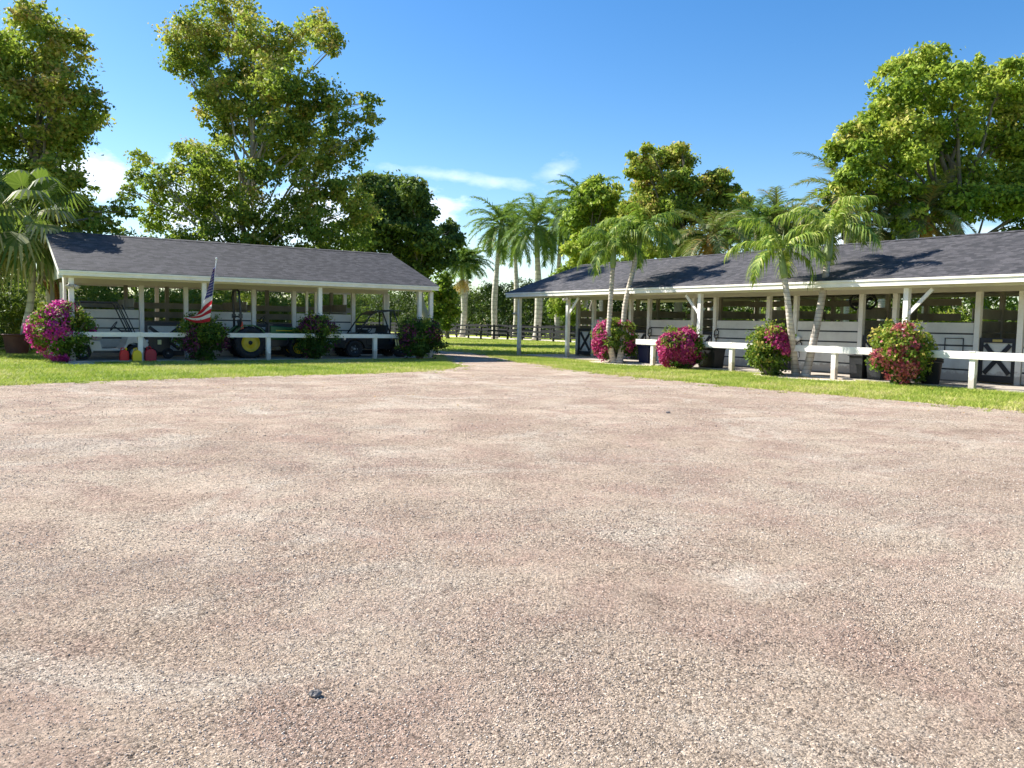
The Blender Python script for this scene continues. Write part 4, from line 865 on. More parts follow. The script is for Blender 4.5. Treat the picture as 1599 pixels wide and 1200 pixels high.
# ------------------------------------------------------------------ bougainvilleas
def bush(label, px, py, rx, rz, petals, n_leaf, n_pet, pet_mat, pet_rule, tmean=0.45, seed=0, low=0.0, depth_off=0.0):
    b = on_ground(px, py); b = Vector((b.x, b.y + depth_off, 0)); root = empty('bougainvillea', b, 0, label, 'shrub', 'bougainvilleas along the stable rails')
    r_ = random.Random(seed); cl_ = []
    for i in range(58):
        d = Vector((r_.gauss(0,1), r_.gauss(0,1), r_.gauss(0,1))).normalized(); q = r_.uniform(.35, .95)
        cl_.append((d.x*q*rx, d.y*q*rx*.9, rz + low + d.z*q*rz, rx*.26, rx*.26, rz*.22))
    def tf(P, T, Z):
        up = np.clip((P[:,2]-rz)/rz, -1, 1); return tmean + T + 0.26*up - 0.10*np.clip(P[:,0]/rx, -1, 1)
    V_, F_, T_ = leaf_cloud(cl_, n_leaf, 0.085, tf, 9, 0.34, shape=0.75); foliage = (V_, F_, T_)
    # bracts sit on the outside, in patches
    n_pet = int(n_pet*1.4); n = n_pet*4; d = unit(rng.normal(size=(n, 3))); lump = 1 + 0.06*np.sin(d[:,0]*6+seed) + .05*np.sin(d[:,2]*7+d[:,1]*5+seed*2); P = d*np.array([rx, rx*.92, rz])*(lump*rng.normal(.95, .045, n))[:, None]; P[:, 2] += rz + low
    blot = (np.sin(P[:,0]*5.5+seed)+np.sin(P[:,2]*6.1+seed*2)+np.sin(P[:,1]*5+P[:,0]*3+seed*3))/3
    k = pet_rule(d, blot + rng.normal(0, .25, n)); P = P[k][:n_pet*2]; dd = d[k][:n_pet*2]; n = len(P)
    nrm = unit(dd*.7 + rng.normal(0, .6, (n, 3))); a = unit(np.cross(nrm, rng.normal(size=(n,3)))); bb = np.cross(nrm, a); s = 0.044*rng.uniform(.6, 1.4, n)[:, None]
    V_ = np.stack([P-a*s, P-bb*s*.7+nrm*s*.3, P+a*s, P+bb*s*.7+nrm*s*.3], 1).reshape(-1, 3)
    np_mesh('flowers', V_, np.arange(n*4), M[pet_mat], root, np.clip(.45+rng.normal(0,.25,n), 0, 1))['kind'] = 'stuff'
    mb = MB()
    for i in range(26):
        a = r_.uniform(0, 6.28); e = Vector((math.cos(a)*rx*r_.uniform(.3,.95), math.sin(a)*rx*r_.uniform(.3,.9), rz+low+r_.uniform(-.4,1.0)*rz)); limb(mb, (r_.uniform(-.08,.08), r_.uniform(-.08,.08), -.03), e, .028, .007, .08, 4, seed*100+i, 5)
    mb.build('stems', M['bark'], root)
    sh = []   # loose shoots poking out
    for i in range(26):
        a = r_.uniform(0, 6.28); z = r_.uniform(.1, 1); c = (math.cos(a)*rx*.98*math.sqrt(1-z*z*.8), math.sin(a)*rx*.9*math.sqrt(1-z*z*.8), rz+low+z*rz*1.02)
        sh.append((*c, .09, .09, .14))
    V_, F_, T_ = leaf_cloud(sh, 700, 0.085, lambda P, T, Z: .62+T, 5, .5); np_mesh('foliage', np.concatenate([foliage[0], V_]), np.arange(len(foliage[0])+len(V_)), M['leaf_bush'], root, np.concatenate([foliage[2], T_]))
    return root
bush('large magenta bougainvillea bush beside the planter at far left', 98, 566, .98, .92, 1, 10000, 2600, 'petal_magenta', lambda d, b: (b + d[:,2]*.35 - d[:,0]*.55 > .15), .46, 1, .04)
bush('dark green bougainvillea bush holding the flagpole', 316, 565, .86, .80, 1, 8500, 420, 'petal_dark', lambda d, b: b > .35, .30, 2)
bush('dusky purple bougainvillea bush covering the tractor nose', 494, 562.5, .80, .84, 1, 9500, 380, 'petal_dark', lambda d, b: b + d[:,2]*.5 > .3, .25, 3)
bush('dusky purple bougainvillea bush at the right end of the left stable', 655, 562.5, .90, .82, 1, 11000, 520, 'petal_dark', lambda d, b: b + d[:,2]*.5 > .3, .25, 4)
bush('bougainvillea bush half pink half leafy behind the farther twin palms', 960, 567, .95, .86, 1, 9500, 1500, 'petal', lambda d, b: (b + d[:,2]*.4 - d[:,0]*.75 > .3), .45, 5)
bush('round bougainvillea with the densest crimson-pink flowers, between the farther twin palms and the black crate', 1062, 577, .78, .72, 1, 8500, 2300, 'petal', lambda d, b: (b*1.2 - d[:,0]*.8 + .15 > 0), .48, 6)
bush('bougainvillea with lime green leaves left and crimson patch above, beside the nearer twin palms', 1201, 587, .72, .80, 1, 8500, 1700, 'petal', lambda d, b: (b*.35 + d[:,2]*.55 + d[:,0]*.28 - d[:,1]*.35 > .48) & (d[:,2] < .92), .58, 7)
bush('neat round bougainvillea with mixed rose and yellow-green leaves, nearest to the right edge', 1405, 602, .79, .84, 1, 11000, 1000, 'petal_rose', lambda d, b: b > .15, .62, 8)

# ------------------------------------------------------------------ things around the left stable (local x = V forward, y = U)
def LL(V, U, z=0.0): return UV(U, V, z)
def wheel(parent, c, r, w, rim_r, rim_mat, lugs=0, spokes=0):
    wh = empty('wheel', c); wh.parent = parent
    t = MB(); t.lathe([(rim_r, -w*.40), (r*.86, -w*.5), (r*.97, -w*.40), (r, -w*.2), (r, w*.2), (r*.97, w*.40), (r*.86, w*.5), (rim_r, w*.40)], (0,0,0), 'y', 36, ring=True)
    for k in range(lugs):
        a = 2*PI*k/lugs
        for s in (-1, 1):
            a2 = a + (PI/lugs if s > 0 else 0); c0 = Vector((math.cos(a2)*r*1.0, s*w*.02, math.sin(a2)*r*1.0)); c1 = Vector((math.cos(a2+.16)*r*1.0, s*w*.46, math.sin(a2+.16)*r*1.0))
            t.bar(c0, c1, .03, .05, c0)
    t.build('tyre', M['tire'], wh)
    m_ = MB(); m_.lathe([(0.02, -w*.18), (rim_r*.35, -w*.26), (rim_r*.55, -w*.14), (rim_r*.86, -w*.10), (rim_r*.95, -w*.36), (rim_r*1.02, -w*.41), (rim_r*1.02, w*.41), (rim_r*.9, w*.3), (0.02, w*.2)], (0,0,0), 'y', 32)
    m_.build('rim', M[rim_mat], wh)
    h = MB(); h.lathe([(.01, -w*.44), (rim_r*.20, -w*.42), (rim_r*.24, -w*.2)], (0,0,0), 'y', 14)
    for k in range(spokes):
        a = 2*PI*k/spokes; h.ball((math.cos(a)*rim_r*.7, -w*.14, math.sin(a)*rim_r*.7), (.022, .015, .022), 8, 5)
    h.build('hub', M['dkmetal'] if rim_mat == 'yellow' else M['silver'], wh); return wh
def tractor():
    T = empty('tractor', LL(8.84, 30.5, 0.055), L_RZ, 'green compact tractor with yellow wheel rims and tall black roll bar under the left stable', 'tractor')
    for y in (0, 1.0): wheel(T, (0, y+.10, .57), .57, .30, .33, 'yellow', 22, 0)
    for y in (.02, .92): wheel(T, (1.84, y+.12, .37), .37, .20, .22, 'yellow', 16, 8)
    b = MB(); b.prism([(-.25,.42),(2.2,.42),(2.2,.62),(1.0,.72),(-.25,.75)], .42, .86); b.box(1.60, 2.05, .2, 1.05, .30, .44); b.build('chassis', M['dkmetal'], T, .02)
    h = MB(); h.prism([(.85,.68),(2.30,.62),(2.38,.80),(2.30,1.02),(1.9,1.13),(.85,1.20)], .37, .90); h.build('hood', M['green'], T, .04)
    g = MB(); g.prism([(2.31,.66),(2.40,.66),(2.42,.82),(2.33,1.00),(2.31,1.0)], .42, .85); g.build('grille', M['black'], T)
    for y in (.47, .74): l = MB(); l.box(2.385, 2.43, y, y+.10, .84, .93); l.build('headlight', M['paper'], T, .01)
    s = MB(); s.box(1.05, 2.1, .355, .372, 1.0, 1.035); s.build('hood_stripe', M['yellow'], T)
    for y in (.20, .95):
        f = MB()
        arc = [(math.cos(a)*.66, .57+math.sin(a)*.66) for a in [math.radians(q) for q in range(15, 166, 10)]]; inn = [(math.cos(a)*.62, .57+math.sin(a)*.62) for a in [math.radians(q) for q in range(165, 14, -10)]]
        for i in range(len(arc)-1):
            x0, z0 = arc[i]; x1, z1 = arc[i+1]; f.add([(x0,y-.2,z0),(x1,y-.2,z1),(x1,y+.15,z1),(x0,y+.15,z0),(x0*.95,y-.2,z0-.03),(x1*.95,y-.2,z1-.03),(x1*.95,y+.15,z1-.03),(x0*.95,y+.15,z0-.03)], [(0,1,2,3),(7,6,5,4),(0,4,5,1),(3,2,6,7),(0,3,7,4),(1,5,6,2)])
        f.build('fender', M['green'], T)
    d = MB(); d.box(.25, .85, .38, .88, .62, .74); d.build('platform', M['dkmetal'], T)
    st_ = MB(); st_.box(-.12, .32, .42, .85, .90, 1.0); st_.prism([(-.20,.98),(-.10,.98),(-.20,1.42),(-.28,1.40)], .42, .85); st_.build('seat', M['yellow'] if False else M['black'], T, .03)
    c = MB(); c.prism([(.75,.7),(1.0,.7),(.98,1.28),(.80,1.30)], .45, .82); c.build('dashboard', M['black'], T, .02)
    sw = MB(); sw.tube([(.80,.635,1.26),(.62,.635,1.42)], .02, 8)
    ring = [(.60+.0+.12*math.sin(a)*.55*1.4, .635+.19*math.cos(a), 1.43+.19*math.sin(a)*.62) for a in [2*PI*k/20 for k in range(21)]]; sw.tube(ring, .016, 6); sw.build('steering_wheel', M['black'], T)
    r = MB(); x = -.30
    r.tube([(x,.18,.62),(x,.18,1.55),(x-.05,.18,2.25),(x-.05,.24,2.42),(x-.05,.38,2.48),(x-.05,.88,2.48),(x-.05,1.02,2.42),(x-.05,1.08,2.25),(x,1.08,1.55),(x,1.08,.62)], .042, 10, smooth=True)
    r.tube([(x,.18,1.52),(x,1.08,1.52)], .03, 8); r.build('roll_bar', M['dkmetal'], T)
    for y in (.18, 1.08): q = MB(); q.box(x-.07, x+.05, y-.06, y+.06, 1.46, 1.62); q.build('hinge_block', M['dkmetal'], T)
    v = MB(); v.prism([(x-.06,1.05),(x+.06,1.02),(x+.02,1.34)], .02, .10); v.build('warning_triangle', M['orange'], T)
    l = MB(); l.bar((-.35,.4,.5), (-1.0,.4,.42), .06,.06); l.bar((-.35,.86,.5), (-1.0,.86,.42), .06,.06); l.box(-1.1,-1.0,.2,1.05,.3,.55); l.build('hitch', M['dkmetal'], T)
    ex = MB(); ex.tube([(1.5,.34,.9),(1.5,.30,.9),(1.5,.30,.55),(1.2,.30,.42)], .03, 8); ex.build('exhaust', M['dkmetal'], T); return T
tractor()
def golf_cart():
    T = empty('golf_cart', LL(2.95, 30.5, 0.055), L_RZ, 'off-white golf cart with bare black roof frame parked beside the large magenta bush', 'golf cart')
    for x in (.42, 1.98):
        for y in (.02, .98): wheel(T, (x, y+.1, .24), .24, .18, .13, 'silver', 0, 5)
    b = MB(); b.prism([(.05,.40),(.12,.26),(.20,.26),(.24,.46),(.42,.53),(.60,.46),(.66,.24),(1.66,.24),(1.72,.40),(1.80,.52),(1.98,.56),(2.16,.52),(2.26,.38),(2.40,.40),(2.42,.52),(2.30,.70),(1.98,.86),(1.80,.92),(1.70,.52),(1.55,.36),(.98,.36),(.92,.62),(.1,.72)][::1], .0, 1.16)
    b.build('body', M['cart_white'], T, .02)
    s = MB(); s.box(.45, .98, .08, 1.08, .66, .80); s.prism([(.38,.78),(.50,.78),(.44,1.20),(.34,1.18)], .08, 1.08); s.build('seat', M['seat'], T, .03)
    f = MB()
    for y in (.06, 1.10):
        f.tube([(1.92,y,.88),(1.50,y,1.84),(1.44,y,1.90),(.30,y,1.90)], .022, 8); f.tube([(2.02,y,.86),(1.60,y,1.84)], .018, 8); f.tube([(.30,y,1.90),(.25,y,.70)], .022, 8)
    for x in (1.46, .32, .9): f.tube([(x,.06,1.90),(x,1.10,1.90)], .02, 8)
    f.tube([(1.92,.06,.9),(1.92,1.10,.9)], .02, 8); f.build('roof_frame', M['dkmetal'], T)
    w_ = MB(); w_.tube([(1.82,.32,.80),(1.40,.32,1.10)], .022, 8); ring = [(1.38-.13*math.sin(a)*.62, .32+.18*math.cos(a), 1.12-.18*math.sin(a)*.85) for a in [2*PI*k/20 for k in range(21)]]
    ring = [(1.38+.10*math.sin(a), .32+.18*math.cos(a), 1.12+.15*math.sin(a)) for a in [2*PI*k/20 for k in range(21)]]; w_.tube(ring, .016, 6); w_.build('steering_wheel', M['black'], T)
    d = MB(); d.box(1.72, 1.86, .06, 1.10, .84, .98); d.build('dashboard', M['black'], T, .02)
    bp = MB(); bp.box(2.38, 2.46, .12, 1.04, .34, .48); bp.build('bumper', M['black'], T, .02)
    for y in (.14, .90): l = MB(); l.box(2.32, 2.43, y, y+.14, .58, .66); l.build('headlight', M['paper'], T, .01)
    sk = MB(); sk.box(.70, 1.62, -.012, -.002, .22, .30); sk.build('side_trim', M['black'], T); return T
golf_cart()
def utv():
    T = empty('utility_vehicle', LL(12.45, 30.45, 0.055), L_RZ, 'black side-by-side utility vehicle with roll cage parked near the right end of the left stable', 'utility vehicle')
    for x in (.45, 2.45):
        for y in (0, 1.10): wheel(T, (x, y+.12, .33), .33, .24, .18, 'dkmetal', 20, 5)
    b = MB(); b.prism([(.05,.45),(.12,.36),(.75,.34),(2.1,.30),(2.7,.40),(2.95,.42),(2.98,.62),(2.05,.66),(1.9,.48),(1.05,.46),(.98,.98),(.55,.92),(.15,.72)], .12, 1.22); b.build('body', M['plastic_black'], T, .03)
    for x in (.45, 2.45):
        f = MB(); arc = [(x+math.cos(a)*.42, .33+math.sin(a)*.42) for a in [math.radians(q) for q in range(10, 171, 16)]]
        for i in range(len(arc)-1):
            (x0, z0), (x1, z1) = arc[i], arc[i+1]; f.add([(x0,-.02,z0),(x1,-.02,z1),(x1,1.36,z1),(x0,1.36,z0),(x0,-.02,z0-.03),(x1,-.02,z1-.03),(x1,1.36,z1-.03),(x0,1.36,z0-.03)], [(0,1,2,3),(7,6,5,4),(0,4,5,1),(3,2,6,7)])
        f.build('fender', M['plastic_black'], T)
    d = MB(); d.box(.98, 1.06, .1, 1.24, .52, 1.10); d.build('dashboard', M['plastic_black'], T, .02)
    s = MB(); s.box(1.35, 1.80, .16, 1.18, .62, .78); s.prism([(1.76,.74),(1.88,.74),(1.98,1.28),(1.88,1.28)], .16, 1.18); s.build('seat', M['black'], T, .03)
    c = MB()
    for y in (.14, 1.20):
        c.tube([(.62,y,.92),(.95,y,1.38),(1.18,y,1.68),(1.45,y,1.80),(2.15,y,1.88)], .03, 8); c.tube([(2.0,y,.62),(2.05,y,1.86)], .03, 8); c.tube([(2.15,y,1.88),(2.55,y,.85)], .028, 8)
    for x, z in ((.95,1.38),(1.45,1.80),(2.12,1.88)): c.tube([(x,.14,z),(x,1.20,z)], .026, 8)
    c.build('roll_cage', M['dkmetal'], T)
    r = MB(); r.add([(1.2,.10,1.72),(1.5,.10,1.84),(2.5,.10,1.90),(2.5,1.24,1.90),(1.5,1.24,1.84),(1.2,1.24,1.72),(1.2,.10,1.69),(1.5,.10,1.80),(2.5,.10,1.86),(2.5,1.24,1.86),(1.5,1.24,1.80),(1.2,1.24,1.69)],
        [(0,1,4,5),(1,2,3,4),(11,10,7,6),(10,9,8,7),(0,6,7,1),(1,7,8,2),(2,8,9,3),(3,9,10,4),(4,10,11,5),(5,11,6,0)]); r.build('roof', M['plastic_black'], T)
    p = MB(); p.box(.98, 1.98, .085, .115, .46, .98); p.build('side_door', M['plastic_black'], T, .02)
    v = MB()
    for i in range(3): x = 1.12 + i*.2; v.bar((x,.078,.92),(x+.07,.078,.80),.012,.04); v.bar((x+.14,.078,.92),(x+.07,.078,.80),.012,.04)
    v.build('door_decal', M['paper'], T)
    bd = MB(); bd.box(2.15, 3.05, .08, .12, .66, .95); bd.box(2.15, 3.05, 1.22, 1.26, .66, .95); bd.box(3.02, 3.05, .12, 1.22, .66, .95); bd.box(2.15, 3.05, .12, 1.22, .64, .68); bd.build('cargo_bed', M['plastic_black'], T)
    for y in (.2, .96): l = MB(); l.box(.08, .16, y, y+.18, .66, .76); l.build('headlight', M['silver'], T, .01)
    sw = MB(); sw.tube([(1.04,.42,1.0),(1.25,.42,1.12)], .02, 8); sw.tube([(1.26+.08*math.sin(a), .42+.17*math.cos(a), 1.13+.14*math.sin(a)) for a in [2*PI*k/18 for k in range(19)]], .016, 6); sw.build('steering_wheel', M['black'], T); return T
utv()
def can(label, px, py, mat, s=1.0, wide=1.0):
    b = on_ground(px, py); T = empty('fuel_can', (b.x, b.y, 0.0), L_RZ, label, 'fuel can', 'fuel cans on the slab edge')
    m_ = MB(); w2, d2 = .14*wide, .11
    prof = [(-w2, 0), (w2, 0), (w2, .27), (w2*.80, .35), (w2*.32, .40), (-w2*.32, .40), (-w2*.80, .35), (-w2, .27)]
    m_.prism([(x, z) for x, z in prof], -d2, d2); o = m_.build('body', M[mat], T, .025)
    rb = MB(); rb.prism([(-w2*.6,.06),(w2*.6,.06),(w2*.6,.20),(-w2*.6,.20)], -d2-.008, -d2-.001); rb.build('front_panel', M[mat], T, .003)
    h = MB(); h.tube([(-w2*.7,0,.34),(-w2*.62,0,.45),(-w2*.05,0,.47),(w2*.1,0,.39)], .018, 8); h.build('handle', M[mat], T)
    c = MB(); c.lathe([(.035,.38),(.035,.46),(.028,.47)], (w2*.45,0,0), 'z', 14); c.build('cap', M['yel_can'] if mat == 'red_can' else M['black'], T)
    T.scale = (s, s, s); return T
can('bright red fuel can, leftmost of the three beside the rail post', 194, 565.5, 'red_can', 1.0)
can('yellow fuel can standing between the two red ones', 214, 566, 'yel_can', 1.0)
can('larger dark red fuel can right of the white rail post', 235, 565.5, 'dred_can', 1.1, 1.15)
# black wheeled tub behind the cans
def tub():
    T = empty('wheeled_tub', LL(5.75, 30.7, .055), L_RZ, 'black wheeled tub standing in shade behind the dark red fuel can', 'utility cart')
    b = MB(); b.prism([(-.32,.22),(.32,.22),(.42,.78),(-.42,.78)], 0, .55); b.build('tub', M['plastic_black'], T, .03)
    for x in (-.25, .28): wheel(T, (x, .0, .19), .19, .10, .09, 'dkmetal')
    h = MB(); h.tube([(.38,.05,.74),(.72,.05,.98),(.72,.50,.98),(.38,.50,.74)], .018, 8); h.build('handle', M['dkmetal'], T)
    t = MB(); t.box(-.06, .06, -.022, -.004, .50, .66); t.build('paper_tag', M['strap'], T)
    return T
tub()
# grey hose heap / sack near the flag bush
def sack():
    T = empty('feed_sack', LL(6.95, 30.2, .055), L_RZ, 'grey crumpled tarp heap beside the flag bush on the shaded slab', 'tarp'); r_ = random.Random(3)
    m_ = MB(); m_.ball((0,0,.14), (.46,.32,.20), 18, 10); m_.v = [(x*(1+r_.uniform(-.12,.12)), y*(1+r_.uniform(-.12,.12)), max(0, z*(1+r_.uniform(-.25,.25)))) for x, y, z in m_.v]
    T.name = 'tarp_heap'; m_.build('tarp', M['grey_plastic'], T); return T
sack()
# flag
def flag():
    base = at(320, 557, 28.6); base.z = 0.0; T = empty('flag_pole', base, 0, 'thin pole leaning out of the dark green bush, carrying the national flag', 'flagpole')
    a = Vector((0,0,0)); b = at(338, 404.5, 27.5) - base; m_ = MB(); m_.tube([a, b], [.016, .013], 8); m_.build('pole', M['paper'], T)
    f = MB(); f.ball(tuple(b), (.03,.03,.05), 10, 6); f.build('finial', M['paper'], T)
    # the flag itself hangs on the pole: its own thing
    top = at(336.2, 415, 27.52); bot = at(328, 502, 27.75); org = top.copy(); nu, nv = 26, 30; vs, fs, uvs = [], [], []
    for j in range(nv+1):
        v_ = j/nv; H = top.lerp(bot, v_)
        for i in range(nu+1):
            u_ = i/nu; kx = .0215; W = np.interp(v_, [0,.25,.5,.6,.75,1], [3,7,12,21,34,41])*kx; DY = np.interp(v_, [0,.25,.5,.6,.75,1], [44,38,32,28,15,-4])*kx
            bl = min(1, max(0, (v_-.50)/.18)); k_ = min(1, u_/.47); back = max(0, (u_-.47)/.53)
            fx = (k_ - .30*back)*(1-bl) + u_*bl; dz = (5*kx*k_ - 3*kx*back)*(1-bl) + DY*(u_**1.25)*bl
            p = H.copy(); p.x -= W*fx; p.z -= dz + .10*math.sin(u_*PI)*bl
            p.y += (.05*math.sin(u_*10 + v_*3))*(.2+u_) + (.03 + .10*back)*(1-bl)*(u_ > .46); p.x += .02*math.sin(u_*12+v_*4)*u_*bl
            vs.append(p - org); uvs.append((u_, v_))
    for j in range(nv):
        for i in range(nu): k = j*(nu+1)+i; fs.append((k, k+1, k+nu+2, k+nu+1))
    me = bpy.data.meshes.new('flag'); me.from_pydata([tuple(q) for q in vs], [], fs); me.update(); me.polygons.foreach_set('use_smooth', [True]*len(fs))
    uvl = me.uv_layers.new(name='UVMap')
    for l in me.loops: uvl.data[l.index].uv = uvs[l.vertex_index]
    mt, t, p = new_mat('flag_cloth'); uv = node(t, 'ShaderNodeSeparateXYZ', {0: node(t, 'ShaderNodeTexCoord').outputs['UV']})
    mth = lambda op, a, b=0.0, c=0.0: node(t, 'ShaderNodeMath', {0: a, 1: b, 2: c}, operation=op).outputs[0]
    stripe = mth('LESS_THAN', mth('MODULO', mth('FLOOR', mth('MULTIPLY', uv.outputs[1], 13.0)), 2.0), 0.5)
    canton = mth('MULTIPLY', mth('LESS_THAN', uv.outputs[0], 0.46), mth('LESS_THAN', uv.outputs[1], 7/13))
    gx = mth('MULTIPLY', uv.outputs[0], 6/0.46); gy = mth('MULTIPLY', uv.outputs[1], 5*13/7)
    def dots(ox, oy):
        fx = mth('SUBTRACT', mth('FRACT', mth('ADD', gx, ox)), .5); fy = mth('SUBTRACT', mth('FRACT', mth('ADD', gy, oy)), .5)
        return mth('LESS_THAN', mth('ADD', mth('MULTIPLY', fx, fx), mth('MULTIPLY', fy, fy)), .022)
    star = mth('MAXIMUM', dots(0, 0), dots(.5, .5))
    c = mix(t, stripe, (0.78, 0.74, 0.74), (0.50, 0.015, 0.03)); c = mix(t, canton, c, mix(t, star, (0.012, 0.018, 0.15), (0.62, 0.62, 0.66)))
    t.links.new(c, p.inputs['Base Color']); p.inputs['Roughness'].default_value = .75
    tr = node(t, 'ShaderNodeBsdfTranslucent'); t.links.new(c, tr.inputs[0]); mx = node(t, 'ShaderNodeMixShader', {0: .4}); t.links.new(p.outputs[0], mx.inputs[1]); t.links.new(tr.outputs[0], mx.inputs[2])
    t.links.new(mx.outputs[0], t.nodes['Material Output'].inputs[0]); me.materials.append(mt)
    o = bpy.data.objects.new('flag', me); SC.collection.objects.link(o); o.location = org; tag(o, 'striped red and white flag with starred blue canton hanging from the leaning pole', 'flag')
flag()
# planter at the left edge
def planter():
    b = on_ground(27, 553); T = empty('planter', (b.x, b.y, 0), 0, 'large maroon round planter pot on the lawn at far left', 'planter')
    k = 31.7/F_PX; m_ = MB(); m_.lathe([(14.5*k, 0), (15*k, .03), (19*k, 27*k), (20*k, 29*k), (21.5*k, 29*k), (21.5*k, 31*k), (19*k, 31*k), (18.5*k, 27*k)], (0,0,0), 'z', 32); m_.build('pot', M['clay'], T)
    s = MB(); s.lathe([(18.3*k, 26*k), (17*k, 27.5*k), (.02, 28*k)], (0,0,0), 'z', 24); s.build('soil', M['soil'], T); return T
planter()
# white rail and blue thing at the far left
lr = empty('hitching_rail', UV(41.0, -1.0), L_RZ, 'short white rail at the left edge behind the planter', 'rail')
mb = MB(); mb.box(-6, 0, -.02, .02, .95, 1.12); mb.build('rail_board', M['white'], lr); mb = MB(); mb.box(-6, 0, -.02, .02, .42, .60); mb.build('rail_board', M['white'], lr)
for x in (-.05, -3, -5.9): mb = MB(); mb.box(x-.07, x+.07, .022, .14, -.05, 1.5); mb.build('post', M['white'], lr)
br = MB(); br.lathe([(.24,0),(.29,.02),(.30,.5),(.29,.85),(.25,.88)], (0,0,0), 'z', 24); o = br.build('barrel', M['blue'], None, 0, UV(41.6, -2.0)); tag(o, 'blue plastic barrel behind the white rail at the left edge', 'barrel')
# straps on the rail
s = empty('strap', LL(14.15, 29.40, 0), L_RZ, 'pair of short pale yellow straps hanging below the left rail next to the last bush', 'strap')
for x in (0, .10): m_ = MB(); m_.bar((x, .02, .80), (x+.03, .02, .55), .05, .012, (0,1,0)); m_.build('band', M['strap'], s)

# ------------------------------------------------------------------ things around the right stable (local x = -U, y = V)
def RR(x, y, z=0.0): return UV(-x, y, z)
def bin_(label, x, y, w_, h_, d_, body, lid, wheels=True, grp=None, name='trash_bin'):
    T = empty(name, RR(x, y, .055), R_ROOT_RZ, label, 'bin', grp)
    m_ = MB(); a, c = w_/2, d_/2; t_ = .86
    m_.add([(-a*t_,-c*t_,0),(a*t_,-c*t_,0),(a*t_,c*t_,0),(-a*t_,c*t_,0),(-a,-c,h_),(a,-c,h_),(a,c,h_),(-a,c,h_)], [(0,3,2,1),(4,5,6,7),(0,1,5,4),(1,2,6,5),(2,3,7,6),(3,0,4,7)]); m_.build('body', M[body], T, .02)
    l = MB(); l.prism([(-a-.03,h_),(a+.03,h_),(a+.01,h_+.04),(0,h_+.07),(-a-.01,h_+.04)], -c-.04, c+.03); l.build('lid', M[lid], T, .008)
    if wheels:
        for s_ in (-1, 1): q = MB(); q.lathe([(.02,-.03),(.10,-.03),(.10,.03),(.02,.03)], (s_*(a*t_+.02), c*.8, .10), 'x', 16); q.build('wheel', M['tire'], T)
    h = MB(); h.tube([(-a*.8,c+.03,h_-.02),(-a*.8,c+.10,h_-.02),(a*.8,c+.10,h_-.02),(a*.8,c+.03,h_-.02)], .015, 6); h.build('handle', M['plastic_black'], T)
    return T
bin_('dark navy bin between the first bush and the blue-lidded bin', -23.95, 22.35, .60, .62, .5, 'navy', 'navy', False)
bin_('grey bin with a blue lid beside the first white rail post', -23.25, 22.5, .32, .58, .4, 'grey_plastic', 'blue', False)
bin_('small black bucket box just right of the first rail post', -22.45, 22.4, .34, .52, .36, 'plastic_black', 'plastic_black', False)
bin_('large black crate box between the crimson bush and the rail post', -20.5, 22.2, .82, .68, .55, 'plastic_black', 'plastic_black', False, name='storage_crate')
bin_('black lidded bin behind the rail, left one of the pair near the nearer twin palms', -14.6, 22.15, .46, .66, .5, 'plastic_black', 'plastic_black', True)
bin_('black lidded bin behind the rail, right one of the pair', -14.05, 22.2, .50, .68, .52, 'plastic_black', 'plastic_black', True)
def round_bin():
    T = empty('trash_bin', RR(-12.35, 21.95, .0), R_ROOT_RZ, 'round black rubbish bin half hidden behind the rose and yellow-green bush', 'bin'); m_ = MB(); m_.lathe([(.20,0),(.22,.02),(.27,.62),(.30,.63),(.31,.68),(.27,.70)], (0,0,0), 'z', 28); m_.build('body', M['plastic_black'], T)
    l = MB(); l.lathe([(.30,.70),(.31,.73),(.18,.80),(.02,.81)], (0,0,0), 'z', 28); l.build('lid', M['plastic_black'], T); return T
round_bin()
def halter(label, x, z=1.30):
    T = empty('halter', RR(x, 23.90, z), R_ROOT_RZ, label, 'halter'); m_ = MB()
    m_.tube([(0,0,.12),(-.10,-.01,.04),(-.09,-.02,-.18),(0,-.02,-.26),(.09,-.02,-.18),(.10,-.01,.04),(0,0,.12)], .018, 6); m_.tube([(-.10,-.02,-.08),(0,-.04,-.12),(.10,-.02,-.08)], .018, 6); m_.build('straps', M['leather'], T)
    r = MB(); r.tube([(.02,-.03,-.2),(.05,-.03,-.42),(-.02,-.03,-.5)], .012, 6); r.build('lead_rope', M['leather'], T)
    h = MB(); h.tube([(0,.02,.12),(0,-.05,.12),(0,-.06,.17)], .012, 6); h.build('hook', M['silver'], T); return T
halter('dark halter hanging on the boards left of the crimson bush', -25.5)
halter('dark halter hanging on the boards above the black crate', -21.85)
halter('dark halter hanging on the boards between the nearer twin palm trunks', -18.1, .95)
nt_ = MB(); nt_.box(-.06,.06,-.012,-.002,-.13,.13); o = nt_.build('notice_sheet', M['paper'], None, 0, RR(-17.72, 23.94, .72)); o.rotation_euler = (0,0,R_ROOT_RZ); tag(o, 'small white notice sheet on the boards right of the nearer twin palms', 'notice')
def cap():
    T = empty('riding_cap', RR(-18.15, 23.86, 1.16), R_ROOT_RZ, 'pale red-tipped cap hanging beside the nearer twin palm trunks', 'cap'); m_ = MB(); m_.ball((0,0,0), (.12,.08,.09), 12, 8); m_.build('crown_piece', M['paper'], T); m_ = MB(); m_.ball((-.09,-.01,-.03), (.08,.07,.02), 10, 6); m_.build('peak', M['orange'], T); return T
cap()
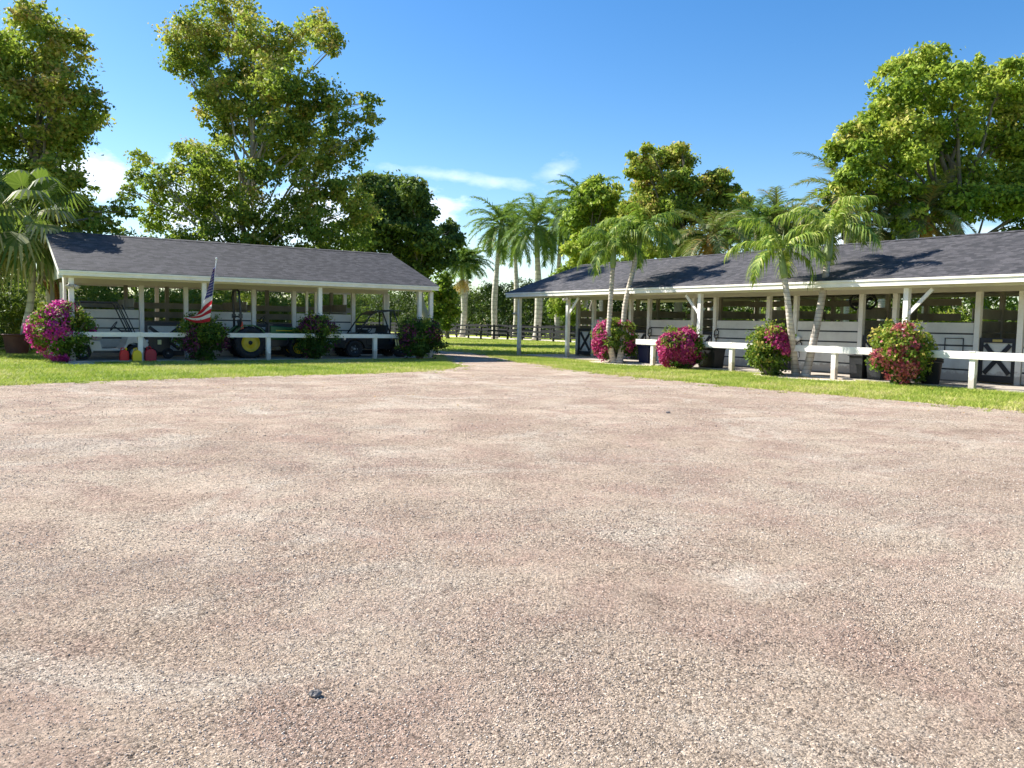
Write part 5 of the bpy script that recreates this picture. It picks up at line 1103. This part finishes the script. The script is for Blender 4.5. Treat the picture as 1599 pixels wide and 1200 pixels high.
def barn_fan():
    T = empty('barn_fan', RR(-16.9, 25.6, 2.45), R_ROOT_RZ+.4, 'dark round barn fan hung inside a window of the right stable', 'fan'); m_ = MB(); ring = [(.42*math.cos(a), 0, .30*math.sin(a)) for a in [2*PI*k/28 for k in range(29)]]
    m_.tube(ring, .04, 8)
    for k in range(14): a = PI*k/14; m_.tube([(.42*math.cos(a), -.05, .30*math.sin(a)), (-.42*math.cos(a), -.05, -.30*math.sin(a))], .006, 4)
    m_.build('guard', M['black'], T); b = MB()
    for k in range(4):
        a = k*PI/2+.4; b.add([(0,.0,0),(.34*math.cos(a-.25),-.03,.25*math.sin(a-.25)),(.38*math.cos(a+.1),.0,.27*math.sin(a+.1)),(.30*math.cos(a+.4),.03,.22*math.sin(a+.4))], [(0,1,2,3)])
    b.build('blades', M['dkmetal'], T); c = MB(); c.lathe([(.02,-.02),(.12,.0),(.13,.22),(.05,.26)], (0,0,0), 'y', 16); c.build('motor', M['black'], T); d = MB(); d.tube([(0,.1,.1),(0,.1,.7)], .02, 6); d.build('hanger', M['black'], T); return T
barn_fan()
def flood(label, loc, rz):
    T = empty('floodlight', loc, rz, label, 'floodlight'); b = MB(); b.box(-.06,.06,-.04,0,-.05,.05); b.build('bracket', M['white'], T, .008)
    for s_ in (-1, 1):
        h = MB(); c = Vector((s_*.12, -.14, -.03)); d = Vector((s_*.4, -.7, -.5)).normalized(); h.tube([c-d*.10, c-d*.02, c+d*.06, c+d*.065], [.03, .05, .075, .06], 14); h.tube([(s_*.04,-.03,0), c-d*.08], .014, 6); h.build('lamp_head', M['white'], T)
    return T
flood('twin-headed white floodlight on the second porch post of the right stable', RR(-28.70, 22.06, 2.60), R_ROOT_RZ)
flood('small twin floodlight on the corner porch post of the right stable', RR(-32.69, 22.15, 2.0), R_ROOT_RZ-1.2)
flood('small twin floodlight on the front left corner post of the left stable', LL(3.0, 29.96, 2.46), L_RZ)
# flattened brown fallen leaf litter on the mulch and verge
def litter():
    n = 1160; U = np.concatenate([rng.normal(15.9, 1.2, 300), rng.uniform(2, 27, 400), rng.uniform(20.5, 29, 200)]); V = np.concatenate([rng.normal(21.1, .4, 300), rng.uniform(14.5, 21.4, 400), rng.uniform(1, 15, 200)]); U = np.concatenate([U, rng.uniform(12, 24, 260)]); V = np.concatenate([V, rng.uniform(3, 18, 260)])
    P = np.stack([U*UX+V*VX, U*UY+V*VY, np.where(np.arange(n) < 900, .03, .012)], 1); th = rng.uniform(0, 6.28, n); s = rng.uniform(.015, .035, n)[:, None]
    a = np.stack([np.cos(th), np.sin(th), rng.normal(0, .2, n)], 1); b = np.stack([-np.sin(th), np.cos(th), rng.normal(0, .2, n)], 1)
    V_ = np.stack([P-a*s, P-b*s*.5, P+a*s, P+b*s*.5], 1).reshape(-1, 3); o = np_mesh('leaf_litter', V_, np.arange(n*4), M['leaf_skirt'], None, rng.uniform(0, .7, n)); o['kind'] = 'stuff'
litter()
